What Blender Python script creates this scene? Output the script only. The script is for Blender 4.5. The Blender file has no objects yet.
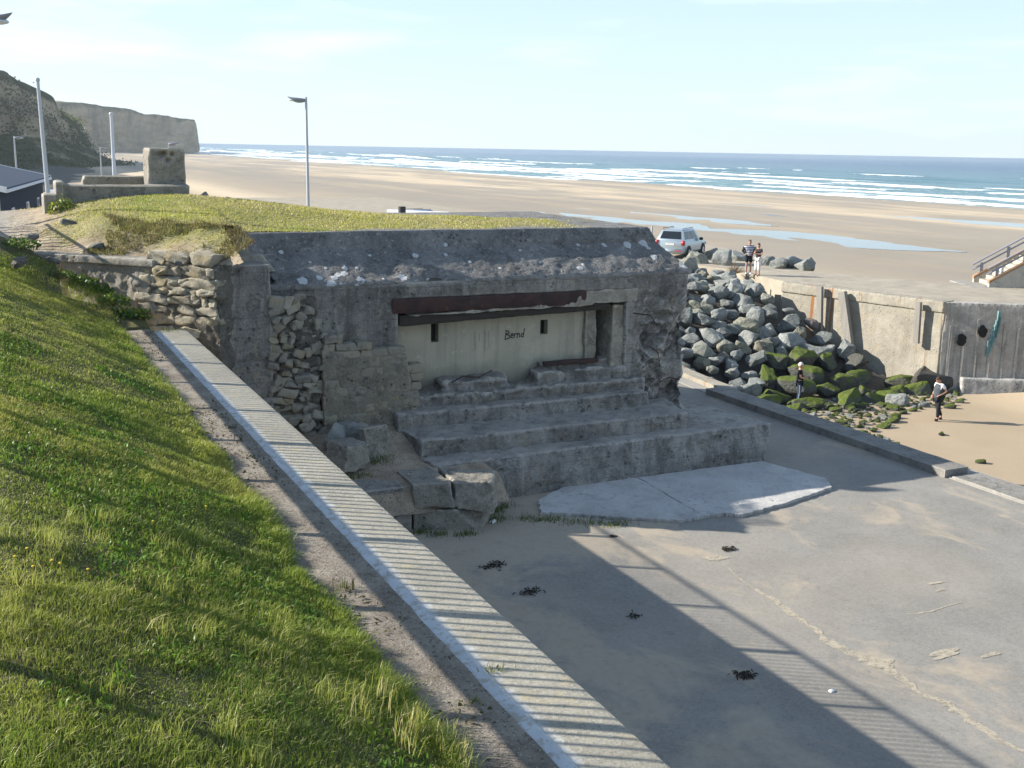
import bpy, bmesh, math, random
import numpy as np
from mathutils import Vector, Matrix, Euler
R = math.radians
random.seed(7); rng = np.random.default_rng(11)
S = bpy.context.scene; COL = S.collection

# ------------------------------------------------------------------ camera
F_PX, ROLL, PITCH, YAW, CZ = 1100.0, R(1.04), math.atan(235.2/1100), R(25.7), 10.0
def ray(x, y):
    u, v = x-512, y-384
    u2 = u*math.cos(ROLL)+v*math.sin(ROLL); v2 = -u*math.sin(ROLL)+v*math.cos(ROLL)
    X = u2/F_PX; Y = math.cos(PITCH)-v2/F_PX*math.sin(PITCH); Z = -math.sin(PITCH)-v2/F_PX*math.cos(PITCH)
    return Vector((X*math.cos(YAW)+Y*math.sin(YAW), -X*math.sin(YAW)+Y*math.cos(YAW), Z))
EYE = Vector((0, 0, CZ))
def atz(x, y, z):
    r = ray(x, y); return EYE + r*((z-CZ)/r.z)
def atd(x, y, d): return EYE + ray(x, y)*d
fw = Vector((math.sin(YAW)*math.cos(PITCH), math.cos(YAW)*math.cos(PITCH), -math.sin(PITCH)))
r0 = Vector((math.cos(YAW), -math.sin(YAW), 0)); u0 = r0.cross(fw)
rt = r0*math.cos(ROLL)+u0*math.sin(ROLL); up = -r0*math.sin(ROLL)+u0*math.cos(ROLL)
cam = bpy.data.cameras.new('camera'); co = bpy.data.objects.new('camera', cam); COL.objects.link(co)
m3 = Matrix((rt, up, -fw)).transposed()
co.matrix_world = Matrix.Translation(EYE) @ m3.to_4x4()
cam.sensor_width = 36; cam.lens = 36*F_PX/1024; cam.clip_end = 60000; cam.clip_start = .1
S.camera = co

# ------------------------------------------------------------------ numpy noise
def _h(ix, iy, iz, s):
    n = (ix*374761393 + iy*668265263 + iz*2147483647 + s*1274126177) & 0xFFFFFFFF
    n = ((n ^ (n >> 13))*1274126177) & 0xFFFFFFFF
    n = n ^ (n >> 16)
    return (n & 0xFFFFFF)/float(0xFFFFFF)*2-1
def vnoise(p, s=0):
    p = np.asarray(p, float); i = np.floor(p).astype(np.int64); f = p-i; f = f*f*(3-2*f)
    r = 0
    for dx in (0, 1):
        wx = f[:, 0] if dx else 1-f[:, 0]
        for dy in (0, 1):
            wy = f[:, 1] if dy else 1-f[:, 1]
            for dz in (0, 1):
                wz = f[:, 2] if dz else 1-f[:, 2]
                r = r + wx*wy*wz*_h(i[:, 0]+dx, i[:, 1]+dy, i[:, 2]+dz, s)
    return r
def fbm(p, sc=1.0, oct=4, s=0, gain=.5):
    p = np.asarray(p, float)
    if p.shape[1] == 2: p = np.c_[p, np.zeros(len(p))]
    r = 0; a = 1.0; t = 0
    for k in range(oct):
        r = r + a*vnoise(p*sc*2**k+17.3*k, s+k); t += a; a *= gain
    return r/t
def sst(a, b, x):
    t = np.clip((np.asarray(x, float)-a)/(b-a), 0, 1); return t*t*(3-2*t)

# ------------------------------------------------------------------ tags and objects
def tag(o, label=None, cat=None, group=None, kind=None):
    if label: o['label'] = label
    if cat: o['category'] = cat
    if group: o['group'] = group
    if kind: o['kind'] = kind
    return o
def empty(name, loc=(0, 0, 0), rz=0, label=None, cat=None, group=None):
    o = bpy.data.objects.new(name, None); COL.objects.link(o)
    o.location = loc; o.rotation_euler = (0, 0, rz); o.empty_display_size = .2
    return tag(o, label, cat, group)
def obj(name, data, mat=None, parent=None, smooth=False, sharp=None):
    if isinstance(data, bmesh.types.BMesh):
        me = bpy.data.meshes.new(name); data.to_mesh(me); data.free()
    else: me = data
    if mat is not None:
        me.materials.clear(); me.materials.append(mat)
    if smooth or sharp:
        me.polygons.foreach_set('use_smooth', [True]*len(me.polygons))
        if sharp: me.set_sharp_from_angle(angle=R(sharp))
    o = bpy.data.objects.new(name, me); COL.objects.link(o)
    if parent: o.parent = parent
    return o
def mesh_np(name, V, Fq):
    me = bpy.data.meshes.new(name); V = np.asarray(V, np.float32)
    me.from_pydata(V.tolist(), [], Fq) if not isinstance(Fq, np.ndarray) else _np_mesh(me, V, Fq)
    return me
def _np_mesh(me, V, Fq):
    n, k = Fq.shape
    me.vertices.add(len(V)); me.vertices.foreach_set('co', V.ravel())
    me.loops.add(n*k); me.loops.foreach_set('vertex_index', Fq.astype(np.int32).ravel())
    me.polygons.add(n); me.polygons.foreach_set('loop_start', np.arange(0, n*k, k, dtype=np.int32))
    me.update(calc_edges=True)
def grid_mesh(name, XX, YY, ZZ, keep=None):
    ny, nx = XX.shape; V = np.stack([XX, YY, ZZ], -1).reshape(-1, 3)
    i = np.arange(ny*nx).reshape(ny, nx)
    Fq = np.stack([i[:-1, :-1], i[:-1, 1:], i[1:, 1:], i[1:, :-1]], -1).reshape(-1, 4)
    if keep is not None:
        k = keep.reshape(-1); Fq = Fq[k[Fq].all(1)]
        used = np.unique(Fq); mp = -np.ones(len(V), int); mp[used] = np.arange(len(used)); V = V[used]; Fq = mp[Fq]
    return mesh_np(name, V, Fq)
def vcol(me, name, C):
    a = me.color_attributes.new(name, 'FLOAT_COLOR', 'POINT')
    C = np.asarray(C, np.float32)
    if C.shape[1] == 3: C = np.c_[C, np.ones(len(C))]
    a.data.foreach_set('color', C.astype(np.float32).ravel())

# ------------------------------------------------------------------ bmesh shapes
def B(): return bmesh.new()
def box(bm, x0, x1, y0, y1, z0, z1, M=None):
    c = [Vector((x, y, z)) for z in (z0, z1) for y in (y0, y1) for x in (x0, x1)]
    if M is not None: c = [M @ p for p in c]
    v = [bm.verts.new(p) for p in c]
    for f in ((0, 2, 3, 1), (4, 5, 7, 6), (0, 1, 5, 4), (2, 6, 7, 3), (0, 4, 6, 2), (1, 3, 7, 5)):
        bm.faces.new([v[i] for i in f])
    return v
def hexa(bm, bot, top):
    v = [bm.verts.new(p) for p in list(bot)+list(top)]; n = len(bot)
    bm.faces.new([v[i] for i in reversed(range(n))]); bm.faces.new([v[n+i] for i in range(n)])
    for i in range(n):
        j = (i+1) % n; bm.faces.new([v[i], v[j], v[n+j], v[n+i]])
    return v
def tube(bm, pts, rad, n=8, cap=True):
    pts = [Vector(p) for p in pts]
    if not hasattr(rad, '__len__'): rad = [rad]*len(pts)
    rings = []
    for i, p in enumerate(pts):
        d = (pts[min(i+1, len(pts)-1)]-pts[max(i-1, 0)]).normalized()
        a = d.orthogonal().normalized() if abs(d.z) < .95 else Vector((1, 0, 0))
        a = (a-d*a.dot(d)).normalized(); b = d.cross(a)
        rings.append([bm.verts.new(p+(a*math.cos(2*math.pi*k/n)+b*math.sin(2*math.pi*k/n))*rad[i]) for k in range(n)])
    for i in range(len(rings)-1):
        for k in range(n):
            bm.faces.new([rings[i][k], rings[i][(k+1) % n], rings[i+1][(k+1) % n], rings[i+1][k]])
    if cap:
        bm.faces.new(rings[0][::-1]); bm.faces.new(rings[-1])
def bevel(bm, off, seg=2, ang=30):
    es = [e for e in bm.edges if len(e.link_faces) == 2 and e.calc_face_angle(0) > R(ang)]
    bmesh.ops.bevel(bm, geom=es, offset=off, segments=seg, affect='EDGES', profile=.5, clamp_overlap=True)
def hull_rock(seed, sx=1, sy=1, sz=.7, n=16, bev=.07, sub=1, amp=.03):
    rr = random.Random(seed); bm = B()
    for _ in range(n):
        v = Vector((rr.gauss(0, 1), rr.gauss(0, 1), rr.gauss(0, 1))).normalized()
        k = max(abs(v.x), abs(v.y), abs(v.z)); v = v.lerp(v/k*.82, .55)
        bm.verts.new((v.x*sx, v.y*sy, v.z*sz))
    r = bmesh.ops.convex_hull(bm, input=bm.verts)
    bmesh.ops.delete(bm, geom=[g for g in r['geom_interior'] if isinstance(g, bmesh.types.BMVert)], context='VERTS')
    bmesh.ops.dissolve_limit(bm, angle_limit=R(14), verts=bm.verts, edges=bm.edges)
    bevel(bm, bev, 2, 15)
    bmesh.ops.triangulate(bm, faces=bm.faces)
    if sub: bmesh.ops.subdivide_edges(bm, edges=bm.edges, cuts=sub, use_grid_fill=True)
    bm.normal_update()
    P = np.array([v.co for v in bm.verts]); d = fbm(P, 2.2, 3, seed)*amp
    for v, k in zip(bm.verts, d): v.co += v.normal*float(k)
    return bm
def add_stone(bm, c, s, rr, jit=.12, bev=.2, M=None, rough=0):
    bev = bev*.5
    """one rounded masonry stone added to bm; c centre, s size"""
    t = B(); sx, sy, sz = s
    for x in (-.5, .5):
        for y in (-.5, .5):
            for z in (-.5, .5):
                t.verts.new(((x+rr.uniform(-jit, jit))*sx, y*sy, (z+rr.uniform(-jit, jit))*sz))
    bmesh.ops.convex_hull(t, input=t.verts)
    bevel(t, min(s)*bev, 2, 20)
    if rough:
        bmesh.ops.triangulate(t, faces=t.faces); bmesh.ops.subdivide_edges(t, edges=t.edges, cuts=2, use_grid_fill=True); t.normal_update()
        PP_ = np.array([v.co for v in t.verts])+rr.uniform(0, 50); dd = fbm(PP_, 5, 3, 7)*rough+fbm(PP_, 14, 2, 8)*rough*.5
        for v, k in zip(t.verts, dd): v.co += v.normal*float(k)
    for v in t.verts:
        p = v.co+Vector(c); v.co = M @ p if M is not None else p
    me = bpy.data.meshes.new('tmp'); t.to_mesh(me); t.free(); bm.from_mesh(me); bpy.data.meshes.remove(me)
def eroded(name, bm, mat, parent, voxel=.05, amps=((.03, 1.2, 4),), smooth=True, fn=None, seed=0, sharp=40):
    """fuse the shapes, remesh finely and weather the surface"""
    me = bpy.data.meshes.new('tmp'); bmesh.ops.recalc_face_normals(bm, faces=bm.faces); bm.to_mesh(me); bm.free()
    o = bpy.data.objects.new('tmp', me); COL.objects.link(o)
    md = o.modifiers.new('r', 'REMESH'); md.mode = 'VOXEL'; md.voxel_size = voxel
    dg = bpy.context.evaluated_depsgraph_get(); ev = o.evaluated_get(dg)
    m2 = bpy.data.meshes.new_from_object(ev); bpy.data.objects.remove(o); bpy.data.meshes.remove(me)
    n = len(m2.vertices); P = np.zeros(n*3, np.float32); N = np.zeros(n*3, np.float32)
    m2.vertices.foreach_get('co', P); m2.vertices.foreach_get('normal', N)
    P = P.reshape(-1, 3); N = N.reshape(-1, 3); d = np.zeros(n)
    for i, (a, sc, oc) in enumerate(amps): d += a*fbm(P, sc, oc, seed+31*i)
    if fn is not None: d = fn(P, N, d)
    P2 = P+N*d[:, None].astype(np.float32)
    m2.vertices.foreach_set('co', P2.astype(np.float32).ravel()); m2.update(); m2.name = name
    return obj(name, m2, mat, parent, sharp=sharp)

# ------------------------------------------------------------------ materials
class NT:
    def __init__(s, name):
        s.m = bpy.data.materials.new(name); s.m.use_nodes = True; s.t = s.m.node_tree; s.t.nodes.clear()
        s.out = s.t.nodes.new('ShaderNodeOutputMaterial'); s.b = s.n('ShaderNodeBsdfPrincipled')
        s.l(s.b.outputs[0], s.out.inputs[0]); s._tc = None
    def n(s, ty, **k):
        nd = s.t.nodes.new(ty)
        for a, v in k.items(): setattr(nd, a, v)
        return nd
    def l(s, a, b): s.t.links.new(a, b)
    def put(s, sock, v):
        if isinstance(v, bpy.types.NodeSocket): s.l(v, sock)
        elif isinstance(v, (tuple, list)) and len(v) == 3 and sock.type == 'RGBA': sock.default_value = (*v, 1)
        else: sock.default_value = v
    def tc(s, k='Object'):
        if s._tc is None: s._tc = s.n('ShaderNodeTexCoord')
        return s._tc.outputs[k]
    def scaled(s, sc, rot=(0, 0, 0), vec=None):
        m = s.n('ShaderNodeMapping'); m.inputs['Scale'].default_value = sc; m.inputs['Rotation'].default_value = rot
        s.l(vec or s.tc(), m.inputs[0]); return m.outputs[0]
    def noise(s, sc, det=4, rough=.55, vec=None, dist=0):
        nd = s.n('ShaderNodeTexNoise'); nd.inputs['Scale'].default_value = sc; nd.inputs['Detail'].default_value = det
        nd.inputs['Roughness'].default_value = rough; nd.inputs['Distortion'].default_value = dist
        s.l(vec or s.tc(), nd.inputs['Vector']); return nd.outputs['Fac']
    def vor(s, sc, feat='F1', vec=None, out='Distance', rnd=1):
        nd = s.n('ShaderNodeTexVoronoi', feature=feat); nd.inputs['Scale'].default_value = sc; nd.inputs['Randomness'].default_value = rnd
        s.l(vec or s.tc(), nd.inputs['Vector']); return nd.outputs[out]
    def ramp(s, f, a, b):
        nd = s.n('ShaderNodeMapRange'); nd.clamp = True; s.put(nd.inputs[0], f)
        nd.inputs[1].default_value = a; nd.inputs[2].default_value = b; return nd.outputs[0]
    def mix(s, f, a, b, mode='MIX'):
        nd = s.n('ShaderNodeMix', data_type='RGBA', blend_type=mode)
        s.put(nd.inputs['Factor'], f); s.put(nd.inputs[6], a); s.put(nd.inputs[7], b); return nd.outputs[2]
    def ma(s, op, a, b=0.0):
        nd = s.n('ShaderNodeMath', operation=op); s.put(nd.inputs[0], a); s.put(nd.inputs[1], b); return nd.outputs[0]
    def bump(s, h, st=.4, d=.02, nrm=None):
        nd = s.n('ShaderNodeBump'); nd.inputs['Strength'].default_value = st; nd.inputs['Distance'].default_value = d
        s.put(nd.inputs['Height'], h)
        if nrm: s.l(nrm, nd.inputs['Normal'])
        return nd.outputs[0]
    def sep(s, vec=None):
        nd = s.n('ShaderNodeSeparateXYZ'); s.l(vec or s.tc(), nd.inputs[0]); return nd.outputs
    def up(s):
        g = s.n('ShaderNodeNewGeometry'); return s.sep(g.outputs['Normal'])[2]
    def attr(s, name, out='Color'):
        nd = s.n('ShaderNodeAttribute', attribute_name=name); return nd.outputs[out]
    def rand(s): return s.n('ShaderNodeObjectInfo').outputs['Random']
    def island(s): return s.n('ShaderNodeNewGeometry').outputs['Random Per Island']
    def fin(s, col, rough=.85, nrm=None, spec=.3, metal=0):
        s.put(s.b.inputs['Base Color'], col); s.put(s.b.inputs['Roughness'], rough)
        s.b.inputs['Specular IOR Level'].default_value = spec; s.b.inputs['Metallic'].default_value = metal
        if nrm: s.l(nrm, s.b.inputs['Normal'])
        return s.m
def plain(name, col, rough=.6, spec=.3, metal=0, var=.25, sc=8):
    n = NT(name); d = tuple(c*(1-var) for c in col); u = tuple(min(1, c*(1+var*.6)) for c in col)
    return n.fin(n.mix(n.noise(sc, 4), d, u), rough, None, spec, metal)

def m_concrete(name, dark, light, warm, streak=.5, pits=.6, bumpd=.03, lichen=.0, rust=0, edge=.5, mott=1.0, dust=0.0, board=0.0):
    n = NT(name)
    vd = tuple(k*.42 for k in dark)
    c = n.mix(n.ramp(n.noise(.8, 7, .68, dist=.4), .36, .62), dark, light)
    c = n.mix(n.ma('MULTIPLY', n.ramp(n.noise(2.6, 6, .7, dist=.8), .50, .62), .62*mott), c, vd)
    c = n.mix(n.ma('MULTIPLY', n.ramp(n.noise(1.7, 6, .7, n.scaled((1, 1, 1), (1, 2, .5)), dist=.6), .54, .64), .6), c, warm)
    st = n.noise(1, 6, .65, n.scaled((3.2, 3.2, .24)), .3)
    c = n.mix(n.ma('MULTIPLY', n.ramp(st, .50, .66), streak), c, vd)
    lt = n.noise(1, 6, .65, n.scaled((4.1, 4.1, .35)), .3)
    c = n.mix(n.ma('MULTIPLY', n.ramp(lt, .58, .70), streak*.6), c, tuple(min(.8, k*1.55) for k in light))
    md = n.noise(9, 6, .75)
    c = n.mix(n.ma('MULTIPLY', n.ramp(md, .54, .66), .55*mott), c, vd)
    c = n.mix(n.ma('MULTIPLY', n.ramp(n.noise(11, 5, .75, n.scaled((1, 1, 1), (2, 0, 1))), .57, .68), .5*mott), c, tuple(min(.8, k*1.6) for k in light))
    fine = n.noise(30, 5, .75)
    c = n.mix(n.ramp(fine, .3, .75), n.mix(.45, c, (.02, .02, .02)), n.mix(.2, c, (.5, .48, .44)))
    pit = n.ramp(n.vor(7), .05, .30); pm = n.ramp(n.noise(1.3, 4), .44, .58)
    pitd = n.ma('MULTIPLY', n.ma('SUBTRACT', 1.0, pit), pm)
    c = n.mix(n.ma('MULTIPLY', pitd, pits), c, tuple(k*.3 for k in dark))
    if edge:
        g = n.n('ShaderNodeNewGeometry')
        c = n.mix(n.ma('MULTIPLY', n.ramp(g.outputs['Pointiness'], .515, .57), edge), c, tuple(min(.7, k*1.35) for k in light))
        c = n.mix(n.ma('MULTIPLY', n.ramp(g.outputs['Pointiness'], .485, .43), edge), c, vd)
    if board:
        fz = n.ma('FRACT', n.ma('ADD', n.ma('MULTIPLY', n.sep()[2], 4.3), n.ma('MULTIPLY', n.noise(.8, 3), .35)))
        bl = n.ma('MULTIPLY', n.ramp(n.ma('ABSOLUTE', n.ma('SUBTRACT', fz, .5)), .455, .49), n.ramp(n.noise(1.9, 4), .40, .55))
        c = n.mix(n.ma('MULTIPLY', bl, board), c, vd)
    if dust:
        du = n.ma('MULTIPLY', n.ramp(n.up(), .70, .97), n.ramp(n.noise(2.1, 6, .7), .30, .60))
        c = n.mix(n.ma('MULTIPLY', du, dust), c, (.40, .375, .335))
    if lichen:
        lv = n.ma('MULTIPLY', n.ramp(n.noise(7, 5, .7), .58, .66), lichen)
        c = n.mix(lv, c, (.45, .44, .40))
    if rust:
        rs = n.noise(1, 5, .6, n.scaled((2.4, 2.4, .07)), .2)
        c = n.mix(n.ma('MULTIPLY', n.ramp(rs, .60, .66), rust), c, (.26, .12, .05))
    h = n.ma('ADD', n.ma('ADD', n.ma('MULTIPLY', fine, .3), n.ma('MULTIPLY', md, .8)), n.ma('MULTIPLY', pitd, -.9))
    return n.fin(c, .92, n.bump(h, .9, bumpd), .2)
M = {}
M['conc'] = m_concrete('weathered_concrete', (.165, .158, .148), (.41, .39, .355), (.42, .355, .25), .7, .8, .06, 0, 0, .6, 1.0, .3, .5)
M['conc_roof'] = m_concrete('roof_concrete', (.125, .125, .125), (.27, .267, .26), (.23, .22, .20), .25, .7, .06, .55)
M['conc_step'] = m_concrete('step_concrete', (.185, .178, .168), (.42, .402, .37), (.40, .35, .265), .65, .7, .05, 0, 0, .5, .9, .68, .5)
M['conc_pale'] = m_concrete('pale_concrete', (.33, .30, .24), (.47, .43, .345), (.42, .35, .235), .25, .3, .02, 0, 1.0, 0, .4)
M['conc_pier'] = m_concrete('pier_concrete', (.34, .32, .295), (.58, .55, .50), (.44, .40, .33), .75, .3, .015, 0, .3, 0, .4)
M['conc_oldpale'] = m_concrete('old_pale_concrete', (.27, .25, .21), (.42, .39, .33), (.38, .34, .25), .3, .7, .05)  # paler mix for old blocks, wing wall and stairs
M['conc_slab'] = m_concrete('slab_concrete', (.22, .217, .21), (.50, .49, .475), (.42, .39, .33), .15, .5, .03, .6, 0, .4, 1.0)
M['conc_kerb'] = m_concrete('kerb_concrete', (.20, .19, .175), (.31, .295, .265), (.30, .27, .22), .1, .4, .015)
M['broken'] = m_concrete('broken_concrete', (.30, .27, .22), (.46, .42, .34), (.40, .33, .23), .2, .5, .05)

def m_coping():
    n = NT('coping_concrete'); xyz = n.sep()
    c = n.mix(n.ramp(n.noise(1.1, 5), .35, .65), (.28, .265, .225), (.37, .35, .295))
    bd = n.noise(1, 3, .6, n.scaled((.7, 13, 1)))
    c = n.mix(n.ma('MULTIPLY', n.ramp(bd, .45, .7), .35), c, (.20, .19, .165))
    sp = n.noise(42, 4, .75)
    c = n.mix(n.ma('MULTIPLY', n.ramp(sp, .5, .64), .55), c, (.13, .122, .10))
    sp2 = n.noise(17, 6, .8)
    c = n.mix(n.ma('MULTIPLY', n.ramp(sp2, .5, .62), .6), c, (.17, .16, .135)); c = n.mix(n.ma('MULTIPLY', n.ramp(n.noise(15, 5, .8, n.scaled((1, 1, 1), (1, 0, 2))), .56, .66), .5), c, (.47, .445, .36))
    c = n.mix(n.ma('MULTIPLY', n.ramp(n.noise(2.2, 5, .7), .52, .68), .4), c, (.19, .18, .155))
    c = n.mix(n.ma('MULTIPLY', n.ramp(n.noise(60, 3, .7), .58, .66), .6), c, (.60, .56, .44))
    c = n.mix(n.ma('MULTIPLY', n.ramp(n.noise(6, 4), .6, .7), .5), c, (.40, .34, .20))
    ww_ = n.ramp(n.ma('ADD', xyz[0], n.ma('MULTIPLY', n.ma('SUBTRACT', n.noise(5, 6, .7), .5), .30)), 3.04, 2.95)
    c = n.mix(n.ma('MULTIPLY', ww_, .75), c, (.50, .53, .55))  # whitish edge, its blue tint is shade painted into the colour
    h = n.ma('ADD', sp, n.ma('MULTIPLY', bd, .8))
    return n.fin(c, .92, n.bump(h, .6, .012), .2)
M['coping'] = m_coping()
def m_fillet():
    n = NT('cement_fillet')
    c = n.mix(n.ramp(n.noise(3, 5), .3, .7), (.40, .425, .44), (.54, .565, .58))  # pale cement with the blue of its shade mixed in
    c = n.mix(n.ma('MULTIPLY', n.ramp(n.noise(11, 5, .7), .50, .60), .8), c, (.32, .285, .23))
    return n.fin(c, .9, n.bump(n.noise(20, 4), .4, .01), .2)
M['fillet'] = m_fillet()
def m_asphalt():
    n = NT('asphalt'); x = n.sep()
    sp = n.noise(70, 4, .8)
    c = n.mix(n.ramp(n.noise(.7, 6, .6), .35, .65), (.235, .222, .198), (.31, .292, .262))
    c = n.mix(n.ramp(sp, .35, .7), n.mix(.35, c, (.05, .05, .05)), n.mix(.25, c, (.42, .40, .36)))
    s9 = n.noise(19, 6, .85); c = n.mix(n.ma('MULTIPLY', n.ramp(s9, .5, .66), .5), c, (.11, .105, .095)); c = n.mix(n.ma('MULTIPLY', n.ramp(s9, .46, .34), .5), c, (.36, .34, .30))
    # wind-blown sand lying on the surface
    f1 = n.noise(.62, 7, .62, n.scaled((1.1, .8, 1), (0, 0, .5)), dist=.6)
    near = n.ma('MULTIPLY', n.ramp(x[0], 11.5, 8.0), n.ramp(x[1], 15.5, 12))
    foot = n.ma('MULTIPLY', n.ramp(x[1], 15.0, 18.6), n.ramp(x[0], 13.5, 10.5))
    bias = n.ma('ADD', n.ma('MULTIPLY', near, .10), n.ma('MULTIPLY', foot, .24))
    s1 = n.ramp(n.ma('ADD', f1, bias), .55, .66)
    s2 = n.ramp(n.noise(2.3, 6, .65, n.scaled((1, .55, 1), (0, 0, .7))), .66, .72)
    sand = n.mix(n.noise(9, 4), (.33, .275, .205), (.44, .375, .285))
    c = n.mix(n.ma('MULTIPLY', s1, .70), c, sand); c = n.mix(n.ma('MULTIPLY', s2, .4), c, sand)
    c = n.mix(n.ma('MULTIPLY', n.ramp(n.noise(.23, 4), .45, .7), .28), c, sand)
    c = n.mix(n.ma('MULTIPLY', n.ramp(n.noise(3.1, 6, .75), .55, .7), .35), c, (.12, .115, .105))
    return n.fin(c, .9, n.bump(sp, .5, .006), .25)
M['asphalt'] = m_asphalt()
def m_sand():
    n = NT('beach_sand'); x = n.sep()
    wl = n.noise(1, 6, .6, n.scaled((.045, .0085, 1)), dist=.4)
    far = n.ramp(x[0], 45, 80)
    dry = n.mix(n.noise(.25, 5), (.50, .40, .275), (.62, .51, .365))
    dry = n.mix(n.ma('MULTIPLY', n.ramp(n.noise(14, 5, .7), .45, .75), .35), dry, (.26, .2, .14))
    wet = n.mix(n.noise(.08, 4), (.235, .195, .145), (.31, .262, .20))
    bands = n.ramp(n.ma('ADD', wl, n.ma('MULTIPLY', n.noise(.03, 3), .2)), .50, .66)
    beyond = n.ma('MULTIPLY', bands, far)
    toe = n.ramp(n.ma('ADD', x[0], n.ma('MULTIPLY', n.noise(.12, 4), 22)), 190, 212)
    w = n.ma('MAXIMUM', beyond, toe)
    c = n.mix(n.ma('MULTIPLY', w, .8), dry, wet)
    # low flat between platform and tidal pool is damp and dark
    mid = n.ma('MULTIPLY', n.ramp(x[0], 47, 56), n.ramp(x[0], 122, 100))
    c = n.mix(n.ma('MULTIPLY', mid, .66), c, wet)
    pud = n.ramp(n.noise(1, 6, .6, n.scaled((.11, .016, 1)), dist=.8), .64, .655)
    pz_ = n.ma('MULTIPLY', n.ma('MULTIPLY', pud, n.ramp(x[0], 100, 128)), 1.0)
    c = n.mix(pz_, c, (.10, .095, .085))
    ro = n.mix(n.ma('MAXIMUM', n.ma('MULTIPLY', w, .45), n.ma('MULTIPLY', pz_, .95)), (.95, .95, .95), (.12, .12, .12))
    nearb = n.ramp(x[0], 44, 36)
    c = n.mix(n.ma('MULTIPLY', nearb, n.ma('ADD', .55, n.ma('MULTIPLY', n.noise(.5, 5), .4))), c, (.29, .225, .15))
    rip = n.noise(1, 3, .5, n.scaled((1.4, .35, 1)))
    h = n.ma('ADD', n.ma('MULTIPLY', rip, .5), n.noise(9, 5, .65))
    return n.fin(c, ro, n.bump(h, .35, .03), .3)
M['sand'] = m_sand()
def m_sanddrift():
    n = NT('blown_sand')
    c = n.mix(n.noise(7, 5), (.38, .335, .26), (.48, .425, .335))
    m_ = n.fin(c, .95, n.bump(n.noise(60, 4), .4, .006), .2)
    tr = n.n('ShaderNodeBsdfTransparent'); mxs = n.n('ShaderNodeMixShader')
    n.l(n.ma('MULTIPLY', n.ramp(n.noise(9, 6, .8), .30, .56), .9), mxs.inputs[0]); n.l(tr.outputs[0], mxs.inputs[1]); n.l(n.b.outputs[0], mxs.inputs[2]); n.l(mxs.outputs[0], n.out.inputs[0])
    return m_
M['drift'] = m_sanddrift()
def m_dirt(name='dirt', a=(.22, .175, .135), b=(.38, .32, .255)):
    n = NT(name)
    c = n.mix(n.ramp(n.noise(2.2, 6, .65), .35, .65), a, b)
    c = n.mix(n.ramp(n.noise(24, 5, .8), .54, .64), c, (.055, .045, .035))
    c = n.mix(n.ma('MULTIPLY', n.ramp(n.vor(34), .28, .12), .6), c, (.5, .45, .38))
    return n.fin(c, .95, n.bump(n.noise(26, 6, .75), .9, .03), .15)
M['dirt'] = m_dirt('dirt', (.17, .145, .118), (.30, .265, .22))
M['earth'] = m_dirt('pale_earth', (.26, .205, .15), (.42, .35, .265))
M['gravel'] = m_dirt('path_gravel', (.24, .22, .20), (.38, .355, .325))
M['soil'] = m_dirt('grass_soil', (.06, .065, .025), (.13, .125, .05))
M['soil_dry'] = m_dirt('mound_soil', (.15, .145, .05), (.27, .235, .10))
M['deck'] = m_concrete('deck_concrete', (.36, .315, .245), (.50, .44, .345), (.50, .41, .29), 0, .15, .012, 0, 0, 0, .25)
def m_grass():
    n = NT('grass_blade'); n.t.nodes.remove(n.b)
    a = n.attr('col'); d = n.n('ShaderNodeBsdfDiffuse'); t = n.n('ShaderNodeBsdfTranslucent'); g = n.n('ShaderNodeBsdfGlossy')
    n.l(a, d.inputs[0]); n.l(n.mix(.5, a, (.16, .2, .03)), t.inputs[0]); g.inputs['Roughness'].default_value = .45
    g.inputs[0].default_value = (.5, .5, .45, 1)
    mx = n.n('ShaderNodeMixShader'); mx.inputs[0].default_value = .46; n.l(d.outputs[0], mx.inputs[1]); n.l(t.outputs[0], mx.inputs[2])
    m2 = n.n('ShaderNodeMixShader'); m2.inputs[0].default_value = .05; n.l(mx.outputs[0], m2.inputs[1]); n.l(g.outputs[0], m2.inputs[2])
    n.l(m2.outputs[0], n.out.inputs[0]); return n.m
M['grass'] = m_grass()
def m_masonry(name, cols, dark):
    n = NT(name); r = n.island()
    c = n.mix(n.ramp(r, 0, .5), cols[0], cols[1]); c = n.mix(n.ramp(r, .5, 1), c, cols[2])
    c = n.mix(n.ramp(n.noise(5, 6, .65), .52, .72), c, dark)
    c = n.mix(n.ma('MULTIPLY', n.ramp(n.noise(2, 5), .55, .65), .5), c, (.30, .235, .12))
    return n.fin(c, .93, n.bump(n.noise(16, 6, .7), .8, .03), .2)
M['rubble'] = m_masonry('rubble_masonry', ((.24, .225, .19), (.35, .325, .265), (.20, .19, .17)), (.08, .075, .065))
M['ashlar'] = m_masonry('yellow_masonry', ((.26, .235, .18), (.31, .28, .21), (.24, .225, .19)), (.10, .095, .08))
M['wallstone'] = m_masonry('wall_stone', ((.26, .23, .17), (.38, .345, .265), (.30, .27, .21)), (.10, .088, .07))
M['mortar'] = m_concrete('old_mortar', (.07, .064, .052), (.16, .145, .115), (.17, .14, .10), .2, .8, .05)
M['mortar_pale'] = m_concrete('yellow_mortar', (.20, .18, .14), (.30, .27, .205), (.29, .235, .145), .2, .8, .04)
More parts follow.
